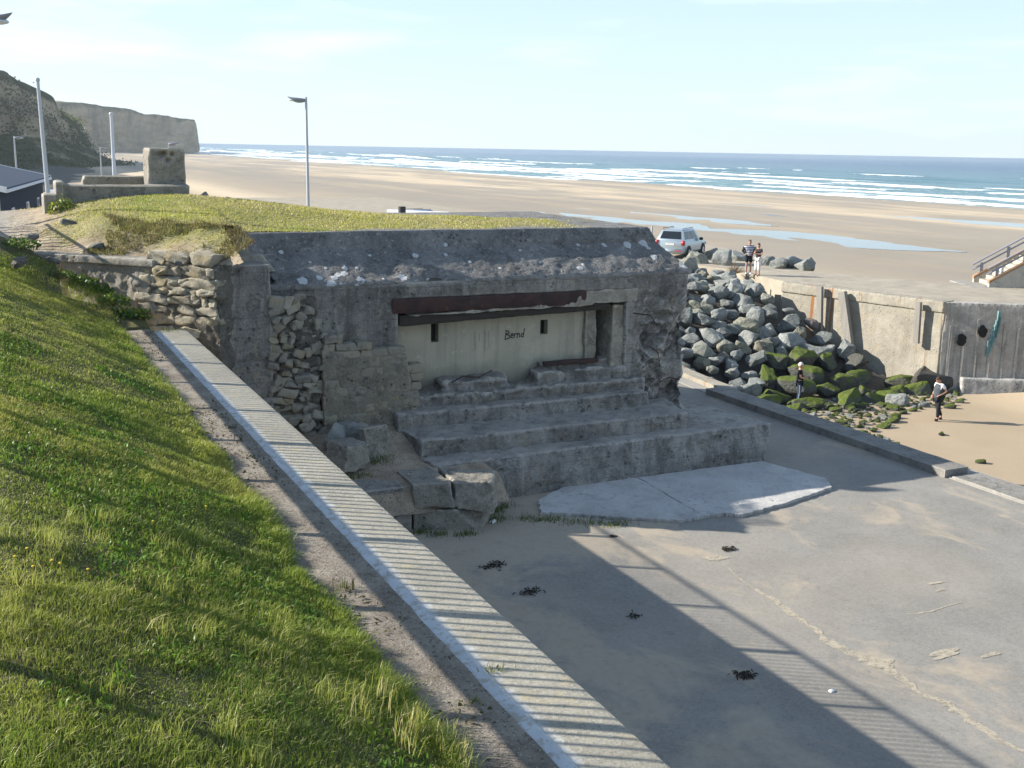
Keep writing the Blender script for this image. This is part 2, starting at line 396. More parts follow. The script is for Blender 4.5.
def m_cream():
    n = NT('cream_render')
    c = n.mix(n.ramp(n.noise(1.2, 5), .35, .65), (.39, .365, .28), (.47, .435, .34))
    st = n.noise(1, 5, .65, n.scaled((4.5, 1, .22)), .3)
    c = n.mix(n.ma('MULTIPLY', n.ramp(st, .50, .66), .5), c, (.25, .235, .19))
    c = n.mix(n.ma('MULTIPLY', n.ramp(n.noise(2.2, 6, .7), .53, .62), .5), c, (.36, .33, .26)); c = n.mix(n.ma('MULTIPLY', n.ramp(n.noise(4, 6, .75), .60, .66), .6), c, (.56, .54, .47))
    c = n.mix(n.ma('MULTIPLY', n.ramp(n.ma('ADD', n.sep()[2], n.ma('MULTIPLY', n.noise(2, 5), .8)), 5.45, 5.0), .65), c, (.16, .15, .125))
    c = n.mix(n.ma('MULTIPLY', n.ramp(n.noise(9, 5, .7), .62, .7), .4), c, (.24, .23, .2))
    return n.fin(c, .85, n.bump(n.noise(14, 5), .3, .01), .25)
M['cream'] = m_cream()
def m_rust():
    n = NT('rusted_steel')
    c = n.mix(n.ramp(n.noise(3, 6, .65), .35, .6), (.028, .02, .02), (.062, .032, .028))
    c = n.mix(n.ramp(n.noise(7, 6, .7), .58, .72), c, (.17, .06, .03))
    c = n.mix(n.ma('MULTIPLY', n.ramp(n.noise(1.3, 4), .58, .7), .6), c, (.05, .045, .045))
    return n.fin(c, .8, n.bump(n.noise(20, 6, .7), .6, .02), .3)
M['rust'] = m_rust()
M['black'] = plain('recess_dark', (.018, .017, .016), .9)  # near-black that paints in the shade of slits and recesses
M['darkwood'] = plain('dark_timber', (.045, .038, .032), .85)
def m_timber():
    n = NT('grey_timber'); c = n.mix(n.noise(1, 5, .6, n.scaled((12, 12, 1))), (.16, .15, .135), (.34, .32, .29))
    return n.fin(c, .9, n.bump(n.noise(1, 5, .6, n.scaled((14, 14, 1))), .6, .02), .2)
M['timber'] = m_timber()
def m_boulder(name, moss):
    n = NT(name); r = n.rand(); p = n.tc()
    off = n.n('ShaderNodeVectorMath', operation='ADD'); n.l(p, off.inputs[0])
    cb = n.n('ShaderNodeCombineXYZ'); n.l(n.ma('MULTIPLY', r, 57), cb.inputs[0]); n.l(n.ma('MULTIPLY', r, 31), cb.inputs[1]); n.l(cb.outputs[0], off.inputs[1])
    v = off.outputs[0]
    a = n.mix(n.ramp(r, 0, .45), (.21, .225, .215), (.32, .335, .32)); a = n.mix(n.ramp(r, .62, .82), a, (.31, .30, .225)); a = n.mix(n.ramp(r, .90, .96), a, (.23, .19, .175))
    c = n.mix(n.ramp(n.noise(2.4, 6, .65, v), .35, .68), n.mix(.55, a, (.06, .065, .06)), a)
    c = n.mix(n.ramp(n.noise(9, 5, .7, v), .6, .75), c, n.mix(.5, a, (.5, .5, .46)))
    ve = n.noise(1, 5, .6, n.scaled((1.2, 1.2, 7), (.5, .3, 0), v))
    c = n.mix(n.ma('MULTIPLY', n.ramp(ve, .6, .75), .5), c, (.12, .12, .105))
    h = n.ma('ADD', n.noise(4, 6, .65, v), n.ma('MULTIPLY', ve, .6))
    nr = n.bump(h, 1.0, .11)
    if moss == 1:
        g = n.mix(n.noise(5, 5, .7, v), (.045, .07, .012), (.125, .155, .026))
        mk = n.ramp(n.ma('ADD', n.ma('MULTIPLY', n.up(), .8), n.ma('MULTIPLY', n.noise(2.6, 6, .7, v), 1.3)), .86, 1.12)
        c = n.mix(.72, c, (.04, .043, .034)); c = n.mix(mk, c, g)
    if moss == 2:
        c = n.mix(.82, c, (.04, .04, .036))
    return n.fin(c, .85 if moss < 2 else .6, nr, .25)
M['boulder'] = m_boulder('armour_rock', 0); M['mossrock'] = m_boulder('mossy_rock', 1); M['wetrock'] = m_boulder('wet_rock', 2)
def m_cliff(name, veg, rock1, rock2, green):
    n = NT(name); x = n.sep()
    st = n.noise(1, 6, .7, n.scaled((.03, .03, .11)), 1.2)
    c = n.mix(n.ramp(st, .36, .64), rock1, rock2)
    gl = n.noise(1, 5, .65, n.scaled((.07, .07, .012)), .5)
    c = n.mix(n.ma('MULTIPLY', n.ramp(gl, .5, .68), .7), c, tuple(k*.35 for k in rock1))
    c = n.mix(n.ramp(n.noise(.025, 5, .7), .5, .62), c, tuple(k*.6 for k in rock2))
    g = n.mix(n.noise(.3, 6, .7), green, tuple(k*2.1 for k in green))
    mk = n.ramp(n.ma('ADD', n.ma('MULTIPLY', n.attr('veg', 'Fac'), 1.0), n.ma('MULTIPLY', n.noise(.05, 6, .65), .8)), .72, .86)
    c = n.mix(mk, c, g)
    return n.fin(c, .95, n.bump(n.ma('ADD', n.noise(.12, 7, .7), n.noise(.9, 5, .7)), .9, 1.2), .1)
M['cliff_far'] = m_cliff('far_cliff_rock', 1, (.27, .19, .105), (.47, .355, .215), (.065, .06, .024))
M['cliff_near'] = m_cliff('near_cliff_rock', 1, (.30, .235, .15), (.50, .40, .255), (.05, .052, .022))
def m_sea():
    n = NT('sea_water'); x = n.sep()
    c = n.mix(n.ramp(x[0], 230, 900), (.09, .20, .22), (.005, .06, .16))
    c = n.mix(n.ma('MULTIPLY', n.ramp(n.noise(1, 4, .6, n.scaled((.02, .004, 1))), .45, .7), .5), c, (.05, .14, .16))
    fo = n.attr('foam', 'Fac')
    br = n.noise(1, 7, .72, n.scaled((.35, .12, .35)))
    f = n.ramp(n.ma('ADD', fo, n.ma('MULTIPLY', n.ma('SUBTRACT', br, .5), 1.9)), .40, .58)
    cap = n.ma('MULTIPLY', n.ramp(n.noise(1, 5, .6, n.scaled((.055, .012, 1))), .685, .72), n.ma('MULTIPLY', n.ramp(x[0], 380, 520), n.ramp(x[0], 3200, 1200)))
    f = n.ma('MAXIMUM', f, n.ma('MULTIPLY', cap, .8))
    c = n.mix(f, c, (.82, .84, .85))
    ro = n.mix(f, (.22, .22, .22), (.9, .9, .9))
    wv = n.ma('ADD', n.noise(1, 5, .6, n.scaled((.16, .045, 1))), n.ma('MULTIPLY', n.noise(1, 4, .6, n.scaled((.9, .35, 1))), .35))
    return n.fin(c, ro, n.bump(wv, 1.0, 3.0), .12)
M['sea'] = m_sea()
def m_pool():
    n = NT('pool_water')
    return n.fin(n.mix(n.noise(.3, 4), (.07, .085, .09), (.12, .125, .12)), .06, n.bump(n.noise(1, 3, .5, n.scaled((2, .7, 1))), .25, .02), .5)
M['pool'] = m_pool()
M['carpaint'] = plain('silver_paint', (.40, .46, .50), .25, .5, .55, .04)
M['carblue'] = plain('blue_paint', (.10, .22, .40), .3, .5, .2, .05)
M['glass'] = plain('dark_glass', (.012, .016, .02), .08, .6, 0, .1)
M['tyre'] = plain('tyre_rubber', (.02, .02, .02), .85)
M['rim'] = plain('alloy_rim', (.42, .43, .45), .35, .5, .8)
M['redlamp'] = plain('red_lamp', (.45, .03, .04), .25, .5)
M['plate'] = plain('number_plate', (.62, .62, .58), .5)
M['trim'] = plain('black_trim', (.03, .03, .032), .6)
M['pole'] = plain('galvanised_pole', (.42, .45, .50), .5, .4, .2, .08)
M['polewhite'] = plain('pale_pole', (.60, .62, .66), .5, .4, .1, .06)
M['lamphead'] = plain('grey_lamp_shell', (.22, .24, .28), .4, .5, .2, .08)
M['lampglass'] = plain('lamp_lens', (.55, .60, .62), .15, .5, 0, .05)
M['railgrey'] = plain('grey_rail_paint', (.25, .26, .30), .55, .4, .1, .12)
M['railblue'] = plain('dark_rail_paint', (.08, .11, .16), .5)
M['rustedge'] = plain('rust_stained_edge', (.32, .20, .12), .9)
M['white'] = plain('white_paint', (.78, .78, .78), .6)
M['graf'] = plain('graffiti_paint', (.03, .03, .035), .7)
M['teal'] = plain('teal_paint', (.15, .27, .28), .8, .2, 0, .5)
M['holeblack'] = plain('hole_dark', (.012, .012, .012), .95)
M['lichen'] = plain('white_lichen', (.46, .47, .47), .95, .2, 0, .35, 30)
M['slate'] = plain('slate_roof', (.07, .09, .125), .9, .1)
M['shadewall'] = plain('shaded_house_wall', (.04, .05, .07), .9, .1)  # shade on the long side is put into this wall colour
M['creamwall'] = plain('cream_house_wall', (.55, .51, .42), .9)
M['weed'] = plain('seaweed', (.022, .017, .011), .6, .3, 0, .4, 30)
M['leaf'] = m_grass()
M['bark'] = plain('twig', (.12, .09, .06), .9)
def skinmat(name, c): return plain(name, c, .55, .3, 0, .12, 20)
M['skin'] = skinmat('skin', (.46, .26, .18))
def cloth(name, c): return plain(name, c, .9, .15, 0, .18, 40)
def m_stripe():
    n = NT('striped_shirt'); z = n.sep()[2]
    w = n.ma('SINE', n.ma('MULTIPLY', z, 78)); f = n.ramp(w, -.15, .15)
    return n.fin(n.mix(f, (.04, .055, .13), (.68, .68, .72)), .9, None, .15)

# ------------------------------------------------------------------ sky, sun
EL, AZ = R(26.5), R(-58)
w = bpy.data.worlds.new('World'); S.world = w; w.use_nodes = True; wt = w.node_tree; wt.nodes.clear()
wo = wt.nodes.new('ShaderNodeOutputWorld'); bg = wt.nodes.new('ShaderNodeBackground'); sk = wt.nodes.new('ShaderNodeTexSky')
sk.sky_type = 'NISHITA'; sk.sun_disc = False; sk.sun_elevation = EL; sk.sun_rotation = AZ; sk.air_density = 1.0; sk.dust_density = 0.0; sk.ozone_density = 2.5
bg.inputs[1].default_value = .085
tcw = wt.nodes.new('ShaderNodeTexCoord'); mp = wt.nodes.new('ShaderNodeMapping'); mp.inputs['Scale'].default_value = (2.2, 2.2, 14)
nz = wt.nodes.new('ShaderNodeTexNoise'); nz.inputs['Scale'].default_value = 2.1; nz.inputs['Detail'].default_value = 6
mr = wt.nodes.new('ShaderNodeMapRange'); mr.inputs[1].default_value = .56; mr.inputs[2].default_value = .80; mr.inputs[4].default_value = .35
mx = wt.nodes.new('ShaderNodeMix'); mx.data_type = 'RGBA'; mx.inputs[7].default_value = (8.5, 8.8, 9.2, 1)
L = wt.links.new
L(tcw.outputs['Generated'], mp.inputs[0]); L(mp.outputs[0], nz.inputs['Vector']); L(nz.outputs['Fac'], mr.inputs[0]); L(mr.outputs[0], mx.inputs['Factor'])
vl = wt.nodes.new('ShaderNodeMix'); vl.data_type = 'RGBA'; vl.inputs[7].default_value = (4.15, 5.1, 5.95, 1)
sx = wt.nodes.new('ShaderNodeSeparateXYZ'); vr = wt.nodes.new('ShaderNodeMapRange'); vr.inputs[1].default_value = 0.0; vr.inputs[2].default_value = .55; vr.inputs[3].default_value = .78; vr.inputs[4].default_value = .22
L(tcw.outputs['Generated'], sx.inputs[0]); L(sx.outputs[2], vr.inputs[0]); L(vr.outputs[0], vl.inputs['Factor'])
L(sk.outputs[0], vl.inputs[6]); L(vl.outputs[2], mx.inputs[6]); L(mx.outputs[2], bg.inputs[0]); L(bg.outputs[0], wo.inputs[0])
sd = bpy.data.lights.new('sun', 'SUN'); sd.energy = 4.6; sd.angle = R(.42); sd.color = (1, .93, .82)
so = bpy.data.objects.new('sun', sd); COL.objects.link(so)
to_sun = Vector((math.sin(AZ)*math.cos(EL), math.cos(AZ)*math.cos(EL), math.sin(EL)))
so.rotation_mode = 'QUATERNION'; so.rotation_quaternion = to_sun.to_track_quat('Z', 'Y'); so.location = to_sun*100
S.view_settings.view_transform = 'Standard'; S.view_settings.look = 'None'; S.view_settings.exposure = 1.2; S.view_settings.gamma = 1
S.view_settings.use_curve_mapping = False
try: S.cycles.use_denoising = True; S.cycles.max_bounces = 6; S.cycles.volume_bounces = 0
except Exception: pass

# ------------------------------------------------------------------ setting: beach, sea
def axis(segs):
    out = []
    for a, b, n in segs: out += list(np.linspace(a, b, n, endpoint=False))
    out.append(segs[-1][1]); return np.array(out)
xs = axis([(-900, -60, 12), (-60, 16, 16), (16, 60, 110), (60, 260, 90), (260, 520, 12)]); ys = axis([(-700, -20, 14), (-20, 60, 130), (60, 400, 90), (400, 4200, 50)])
X, Y = np.meshgrid(xs, ys); P = np.c_[X.ravel(), Y.ravel()]
def sand_z(x, y):
    p = np.c_[np.ravel(x), np.ravel(y)]
    z = -np.clip((p[:, 0]-45)/162, 0, 9) - sst(207, 300, p[:, 0])*2
    z += .10*fbm(p, .05, 3, 3)*sst(20, 60, p[:, 0])+.045*fbm(p, .35, 3, 5)
    z += .55*sst(36, 44, p[:, 0])*sst(45, 36, p[:, 1])*sst(60, 50, p[:, 0])
    return z
Z = sand_z(X, Y).reshape(X.shape)
tag(obj('beach', grid_mesh('beach', X, Y, Z), M['sand'], smooth=True), kind='structure')
# the sea, with real breakers rolling in parallel to the shore
xs = np.concatenate([np.arange(196, 520, 1.4), axis([(520, 900, 60), (900, 3000, 30), (3000, 40000, 12)])])
ys = np.concatenate([axis([(-9000, -700, 8)])[:-1], np.arange(-700, 2600, 11.), axis([(2600, 40000, 14)])])
X, Y = np.meshgrid(xs, ys); P = np.c_[X.ravel(), Y.ravel()]
ht = np.zeros(len(P)); foam = np.zeros(len(P))
px, py = P[:, 0], P[:, 1]
wob = 22*fbm(np.c_[py*.008, py*0+1], 1, 4, 40)
for k, (x0, h, fw_, seed) in enumerate([(214, .25, 5, 1), (226, .5, 7, 2), (243, .7, 8, 3), (262, .9, 10, 4), (284, .8, 9, 5), (305, 1.0, 11, 6), (330, 1.1, 10, 7), (362, 1.1, 9, 8), (400, 1.1, 8, 9), (440, .9, 7, 10), (490, .8, 6, 11)]):
    wx = x0+wob*(.4+k*.12)+5*fbm(np.c_[py*.015, py*0+k], 1, 3, 50+k)
    a = np.clip(.55+1.5*fbm(np.c_[py*.013, py*0+k*3.7], 1, 4, 60+k), 0, 1)
    d = px-wx
    prof = np.where(d < 0, np.exp(-(d/2.2)**2), np.exp(-(d/6.5)**2)); ht += h*a*prof
    lim = .25 if x0 < 345 else .62
    brk = sst(lim, lim+.2, a)
    foam = np.maximum(foam, brk*np.where(d < 0, np.exp(-(d/3.0)**2), np.exp(-(d/(fw_*1.5))**2))*(1.15 if x0 < 345 else .85))
foam = np.maximum(foam, .50*sst(390, 225, px)*(.75+.6*fbm(np.c_[px*.02, py*.004], 1, 3, 88))); foam = np.maximum(foam, .75*sst(214, 203, px+wob*.5))
ht += .18*fbm(np.c_[px*.05, py*.012], 1, 3, 77)*sst(520, 300, px)
Z = (-1.02+ht).reshape(X.shape)
me = grid_mesh('sea', X, Y, Z); a = me.attributes.new('foam', 'FLOAT', 'POINT'); a.data.foreach_set('value', foam.astype(np.float32))
tag(obj('sea', me, M['sea'], smooth=True), kind='structure')

def poly_sheet(name, pts, z, thick, mat, kind='structure', jit=.0, sub=1, edge_noise=0, seed=0):
    """flat irregular sheet with an uneven outline"""
    bm = B(); rr = random.Random(seed); out = []
    n = len(pts)
    for i in range(n):
        a = Vector(pts[i]); b = Vector(pts[(i+1) % n])
        for k in range(sub):
            p = a.lerp(b, k/sub)
            if k: p = p+Vector((rr.uniform(-1, 1), rr.uniform(-1, 1)))*edge_noise
            out.append(p)
    zf = z if callable(z) else (lambda x, y: z)
    top = [bm.verts.new((p.x, p.y, zf(p.x, p.y)+thick)) for p in out]
    bot = [bm.verts.new((p.x, p.y, zf(p.x, p.y))) for p in out]
    f = bm.faces.new(top)
    for i in range(len(out)):
        j = (i+1) % len(out); bm.faces.new([top[j], top[i], bot[i], bot[j]])
    bmesh.ops.recalc_face_normals(bm, faces=bm.faces)
    bmesh.ops.triangulate(bm, faces=[f])
    o = obj(name, bm, mat)
    if kind: tag(o, kind=kind)
    return o
poolp = [(72.8, 173.3), (86.9, 163.3), (90.2, 142.5), (94.9, 134.9), (90.4, 125.7), (98.2, 119.4), (99.6, 110.2), (97.7, 98.7), (98.0, 88.3), (91.5, 92.3), (86.9, 98.6), (84.6, 105.4), (82.0, 115.0), (83.0, 132.6), (80.9, 155.8)]
def zpool(x, y): return float(-(90-45)/162-.02)
poly_sheet('pool', poolp, -.34, .09, M['pool'], sub=6, edge_noise=.7, seed=2)
poly_sheet('pool', [(88, 190), (97, 178), (103, 160), (107, 140), (104, 128), (100, 136), (97.5, 146), (96, 158), (92, 168), (84, 184)], -.42, .10, M['pool'], sub=6, edge_noise=.6, seed=3)
poly_sheet('pool', [(141, 160), (150, 150), (156, 128), (158, 95), (153, 90), (149, 110), (146, 130)], -.75, .10, M['pool'], sub=6, edge_noise=.8, seed=4)

# ------------------------------------------------------------------ setting: cliffs
def cliff(name, path, mat, top, base, n=140, m=34, back=260, seed=0, lean=.35, vegtop=.35, rough=7):
    path = [Vector(p) for p in path]
    segl = [0]
    for a_, b_ in zip(path, path[1:]): segl.append(segl[-1]+(b_-a_).length)
    T = np.linspace(0, 1, n); V = []; veg = []
    for t in T:
        s = t*segl[-1]; k = min(len(path)-2, max(0, int(np.searchsorted(segl, s))-1))
        f = (s-segl[k])/(segl[k+1]-segl[k]); p = path[k].lerp(path[k+1], f); d = (path[k+1]-path[k]).normalized(); nrm = Vector((d.y, -d.x))
        zt = np.interp(t, [q[0] for q in top], [q[1] for q in top]); ta = np.interp(t, [q[0] for q in base], [q[1] for q in base])
        for j in range(m):
            v = j/(m-1)
            if v < .25:   # talus
                q = v/.25; off = ta*(1-q); z = q*q*zt*.3
            elif v < .75:
                q = (v-.25)/.5; off = -q*zt*lean; z = zt*(.3+.7*q)
            else:
                q = (v-.75)/.25; off = -zt*lean-q*q*back; z = zt+q*6-q*q*8
            V.append((p.x+nrm.x*off, p.y+nrm.y*off, z))
            veg.append(.12+.38*(v < .25)*(1 if seed == 2 else .3)+vegtop*sst(.55, .8, v))
    V = np.array(V); nn = fbm(V, .022, 5, seed); n2 = fbm(V*np.array([1, 1, .3]), .07, 4, seed+9)
    vv = np.tile(np.linspace(0, 1, m), n); am = sst(0, .2, vv)*sst(1.0, .75, vv)
    V[:, 1] += (nn*rough+n2*rough*.5)*am; V[:, 0] += (n2*rough*.6)*am; V[:, 2] += fbm(V, .045, 4, seed+4)*3.2*sst(.3, .8, vv)+fbm(V, .3, 3, seed+6)*.8*sst(.2, .6, vv)
    i = np.arange(n*m).reshape(n, m)
    Fq = np.stack([i[:-1, :-1], i[:-1, 1:], i[1:, 1:], i[1:, :-1]], -1).reshape(-1, 4)
    me = mesh_np(name, V, Fq); a = me.attributes.new('veg', 'FLOAT', 'POINT'); a.data.foreach_set('value', np.array(veg, np.float32))
    o = obj(name, me, mat, smooth=True); return tag(o, kind='structure')
cliff('headland_cliff', [(-260, 960), (-40, 1080), (75, 1150), (150, 1215), (214, 1258), (226, 1300), (222, 1420)], M['cliff_far'],
      [(0, 50), (.3, 48), (.48, 46), (.56, 46), (.66, 41), (.72, 37), (.78, 34), (.86, 32), (1, 30)], [(0, 30), (.6, 16), (.8, 2), (1, 1)], n=260, seed=1, lean=.0, vegtop=.35, rough=11)
cliff('valley_cliff', [(-140, 90), (-62, 180), (-30, 330), (0, 460), (22, 500), (40, 525), (50, 600), (40, 700)], M['cliff_near'],
      [(0, 30), (.25, 34), (.42, 38), (.62, 40), (.66, 40), (.70, 36), (.74, 28), (.80, 22), (1, 18)], [(0, 14), (.3, 26), (.6, 36), (.7, 24), (.8, 18), (1, 12)], n=240, seed=2, lean=.35, vegtop=.6, rough=9)
# dark belt of seaweed-covered shingle at the cliff foot
xs = np.linspace(8, 150, 60); ys = np.linspace(240, 1150, 80); X, Y = np.meshgrid(xs, ys); PP = np.c_[X.ravel(), Y.ravel()]
edge = 28+.085*(PP[:, 1]-240)+9*fbm(PP, .012, 3, 8)
Z = (-1.6+2.4*sst(10, -25, PP[:, 0]-edge)+.5*fbm(PP, .12, 4, 9)).reshape(X.shape)
tag(obj('shingle_belt', grid_mesh('shingle_belt', X, Y, Z), m_dirt('dark_shingle', (.06, .058, .052), (.13, .12, .10)), smooth=True), kind='structure')
PP = None

# ------------------------------------------------------------------ setting: asphalt slipway, promenade, deck
ASZ = 2.6
def ramp_z(y): return ASZ+1.3*sst(27.0, 44.0, y)
ys = axis([(-14, 24, 20), (24, 47, 60), (47, 130, 10)]); xs = np.linspace(3.3, 20.1, 40); X, Y = np.meshgrid(xs, ys)
tag(obj('slipway', grid_mesh('slipway', X, Y, ramp_z(Y)), M['asphalt'], smooth=True), kind='structure')
# sea-side edge of the slipway: foot wall and kerb stones
bm = B()
for a, b in zip(ys[:-1], ys[1:]):
    if a > 52: break
    za, zb = float(ramp_z(a)), float(ramp_z(b))
    hexa(bm, [(20.1, a, -1), (21.15, a, -1), (21.15, b, -1), (20.1, b, -1)], [(20.1, a, za+.02), (21.15, a, za+.02), (21.15, b, zb+.02), (20.1, b, zb+.02)])
sw = obj('seawall', bm, M['conc_kerb']); tag(sw, 'long low concrete sea wall along the beach side of the asphalt slipway', 'sea wall')
bm = B(); box(bm, 20.0, 20.75, 18.0, 27.6, 2.3, ASZ+.21); 
kb = eroded('kerb', bm, M['conc_kerb'], sw, .05, ((.012, 3, 3),))
kb['label'] = 'raised dark kerb on the middle of the wall'
bm = B(); box(bm, 20.1, 21.0, -14, 17.96, 2.3, ASZ+.06); eroded('kerb', bm, M['conc_kerb'], sw, .07, ((.02, 3, 3),))
bm = B()
for a, b in zip(ys[:-1], ys[1:]):
    if a < 27.2 or a > 52: continue
    za, zb = float(ramp_z(a)), float(ramp_z(b))
    hexa(bm, [(20.6, a, za-.3), (21.1, a, za-.3), (21.1, b, zb-.3), (20.6, b, zb-.3)], [(20.6, a, za+.16), (21.1, a, za+.16), (21.1, b, zb+.16), (20.6, b, zb+.16)])
obj('kerb', bm, M['conc_pale'], sw)
# promenade plateau behind the bunker and the deck round the rock bay
DZ = 3.9
poly = [(-40, 47), (20.1, 47), (20.1, 51.5), (35.4, 51.5), (35.9, 48), (35.0, 41.2), (36.8, 34.05), (39.6, 32.35), (60, 20), (62, 29.5), (48, 36.2), (45.6, 38.2), (42.4, 40.2), (39.8, 46), (41, 52), (44, 60), (44, 130), (-40, 130)]
bm = B(); top = [bm.verts.new((x, y, DZ-.004)) for x, y in poly]; bot = [bm.verts.new((x, y, 1.6)) for x, y in poly]
f = bm.faces.new(top)
for i in range(len(poly)):
    j = (i+1) % len(poly); bm.faces.new([top[j], top[i], bot[i], bot[j]])
bmesh.ops.recalc_face_normals(bm, faces=bm.faces)
tag(obj('promenade', bm, M['deck']), kind='structure')
def lwall(name, a, b, z0, z1, th, mat, parent=None, vox=.08, amp=.02, lean=0):
    a = Vector(a); b = Vector(b); d = (b-a).normalized(); nrm = Vector((d.y, -d.x))   # nrm points to the visible side
    bm = B(); o1 = nrm*lean
    hexa(bm, [(a.x+o1.x, a.y+o1.y, z0), (b.x+o1.x, b.y+o1.y, z0), (b.x-nrm.x*th, b.y-nrm.y*th, z0), (a.x-nrm.x*th, a.y-nrm.y*th, z0)],
         [(a.x, a.y, z1), (b.x, b.y, z1), (b.x-nrm.x*th, b.y-nrm.y*th, z1), (a.x-nrm.x*th, a.y-nrm.y*th, z1)])
    return eroded(name, bm, mat, parent, vox, ((amp, 1.5, 4),))
qw = empty('quay_wall', (0, 0, 0), 0, 'tall pale concrete quay wall with rust runs beside the rock pile', 'quay wall')
# lit face between rocks and corner; shaded face beyond the corner
p_end, p_cor, p_far = Vector((34.7, 42.2)), Vector((36.8, 34.05)), Vector((52.0, 24.3))
def along(a, b, t): return a.lerp(b, t)
lw = lwall('lit_wall', p_end, p_cor, -.6, DZ+.02, .55, M['conc_pale'], qw, .07, .02, .12)
d1 = (p_cor-p_end).normalized(); n1 = Vector((d1.y, -d1.x))
bm = B(); a, b = p_end+n1*.09, p_cor+n1*.09
hexa(bm, [(a.x, a.y, DZ-.42), (b.x, b.y, DZ-.42), (b.x-n1.x*.4, b.y-n1.y*.4, DZ-.42), (a.x-n1.x*.4, a.y-n1.y*.4, DZ-.42)],
     [(a.x, a.y, DZ+.05), (b.x, b.y, DZ+.05), (b.x-n1.x*.9, b.y-n1.y*.9, DZ+.05), (a.x-n1.x*.9, a.y-n1.y*.9, DZ+.05)])
eroded('coping', bm, M['conc_pale'], qw, .05, ((.025, 3, 4),))
d2 = (p_far-p_cor).normalized(); n2 = Vector((d2.y, -d2.x))
shw = lwall('shaded_wall', p_cor+d2*.02, p_far, -.6, DZ+.02, .55, M['conc_pier'], qw, .07, .02, .05)
bm = B()
for k in range(30):   # board-marked ribs
    p = p_cor+d2*(.3+k*.55); h = random.uniform(2.6, 3.6)
    hexa(bm, [(p.x+n2.x*.055, p.y+n2.y*.055, .5), (p.x+d2.x*.1+n2.x*.07, p.y+d2.y*.1+n2.y*.07, .5), (p.x+d2.x*.1-n2.x*.05, p.y+d2.y*.1-n2.y*.05, .5), (p.x-n2.x*.05, p.y-n2.y*.05, .5)],
         [(p.x+n2.x*.05, p.y+n2.y*.05, h), (p.x+d2.x*.1+n2.x*.05, p.y+d2.y*.1+n2.y*.05, h), (p.x+d2.x*.1-n2.x*.05, p.y+d2.y*.1-n2.y*.05, h), (p.x-n2.x*.05, p.y-n2.y*.05, h)])
obj('rib', bm, M['conc_pier'], shw)
def disc_on(p, z, r, nrm, d, mat, name, parent, squash=1.25, seed=0, off=.09):
    bm = B(); rr = random.Random(seed); n = 18
    vv = []; v2 = []
    for k in range(n):
        a = 2*math.pi*k/n; q = r*rr.uniform(.85, 1.1)
        c = Vector((p.x+d.x*math.cos(a)*q, p.y+d.y*math.cos(a)*q, z+math.sin(a)*q*squash))
        vv.append(bm.verts.new(c+Vector((nrm.x, nrm.y, 0))*off)); v2.append(bm.verts.new(c+Vector((nrm.x, nrm.y, 0))*(off-.06)))
    bm.faces.new(vv)
    for k in range(n): bm.faces.new([vv[k], v2[k], v2[(k+1) % n], vv[(k+1) % n]])
    bmesh.ops.recalc_face_normals(bm, faces=bm.faces)
    return obj(name, bm, mat, parent)
disc_on(p_cor+d2*.80, 2.35, .20, n2, d2, M['holeblack'], 'dark_hole_disc', shw, 1.4, 1, .12)  # flat dark disc, the shade of a hole painted on
disc_on(p_cor+d2*1.62, 2.75, .19, n2, d2, M['holeblack'], 'dark_hole_disc', shw, 1.4, 2, .12)
bm = B(); rr = random.Random(5)
for k in range(7):
    q = p_cor+d2*(1.85+k*.06+rr.uniform(-.05, .05)); z1 = 2.0+k*.2; 
    hexa(bm, [(q.x+n2.x*.10, q.y+n2.y*.10, z1-.3), (q.x+d2.x*.12+n2.x*.10, q.y+d2.y*.12+n2.y*.10, z1-.3), (q.x+d2.x*.12, q.y+d2.y*.12, z1-.3), (q.x, q.y, z1-.3)],
         [(q.x+n2.x*.10+d2.x*.04, q.y+n2.y*.10+d2.y*.04, z1+.45), (q.x+d2.x*.14+n2.x*.10, q.y+d2.y*.14+n2.y*.10, z1+.35), (q.x+d2.x*.12, q.y+d2.y*.12, z1+.35), (q.x, q.y, z1+.45)])
obj('teal_paint_smear', bm, M['teal'], shw)
# pale washed footing of the shaded wall
lwall('footing', p_cor+n2*.35+d2*.9, p_far+n2*.35, -.4, .75, .5, M['conc_slab'], qw, .08, .06, .12)
bm = B(); tmp = hull_rock(77, 1.1, .9, 1.0, 20, .1, 1, .15)
for v in tmp.verts: v.co += Vector((p_cor.x-.2, p_cor.y+.3, .35))
obj('eroded_foot', tmp, M['wetrock'], qw, sharp=35)
# timber posts leaning on the quay wall
for (pt, z0, z1, tilt, sz, lab) in [(.30, 2.2, 4.0, .12, .13, 'slim grey timber post standing out of the rocks against the quay wall'),
                                    (.50, 1.5, 3.95, .42, .17, 'thick grey timber post leaning on the quay wall above the rocks'),
                                    (.885, 2.55, 3.85, .06, .12, 'short rusty timber stub bolted near the corner of the quay wall')]:
    p = p_end.lerp(p_cor, pt)+n1*.35
    bm = B(); Mx = Matrix.Translation((p.x, p.y, z0)) @ Matrix.Rotation(math.atan2(d1.y, d1.x), 4, 'Z') @ Matrix.Rotation(tilt*-.6, 4, 'Y')
    box(bm, -sz, sz, -sz*.7, sz*.7, -.5, z1-z0, Mx); bevel(bm, .02, 1)
    tag(obj('timber_post', bm, M['timber']), lab, 'post', 'timber posts by the quay wall')

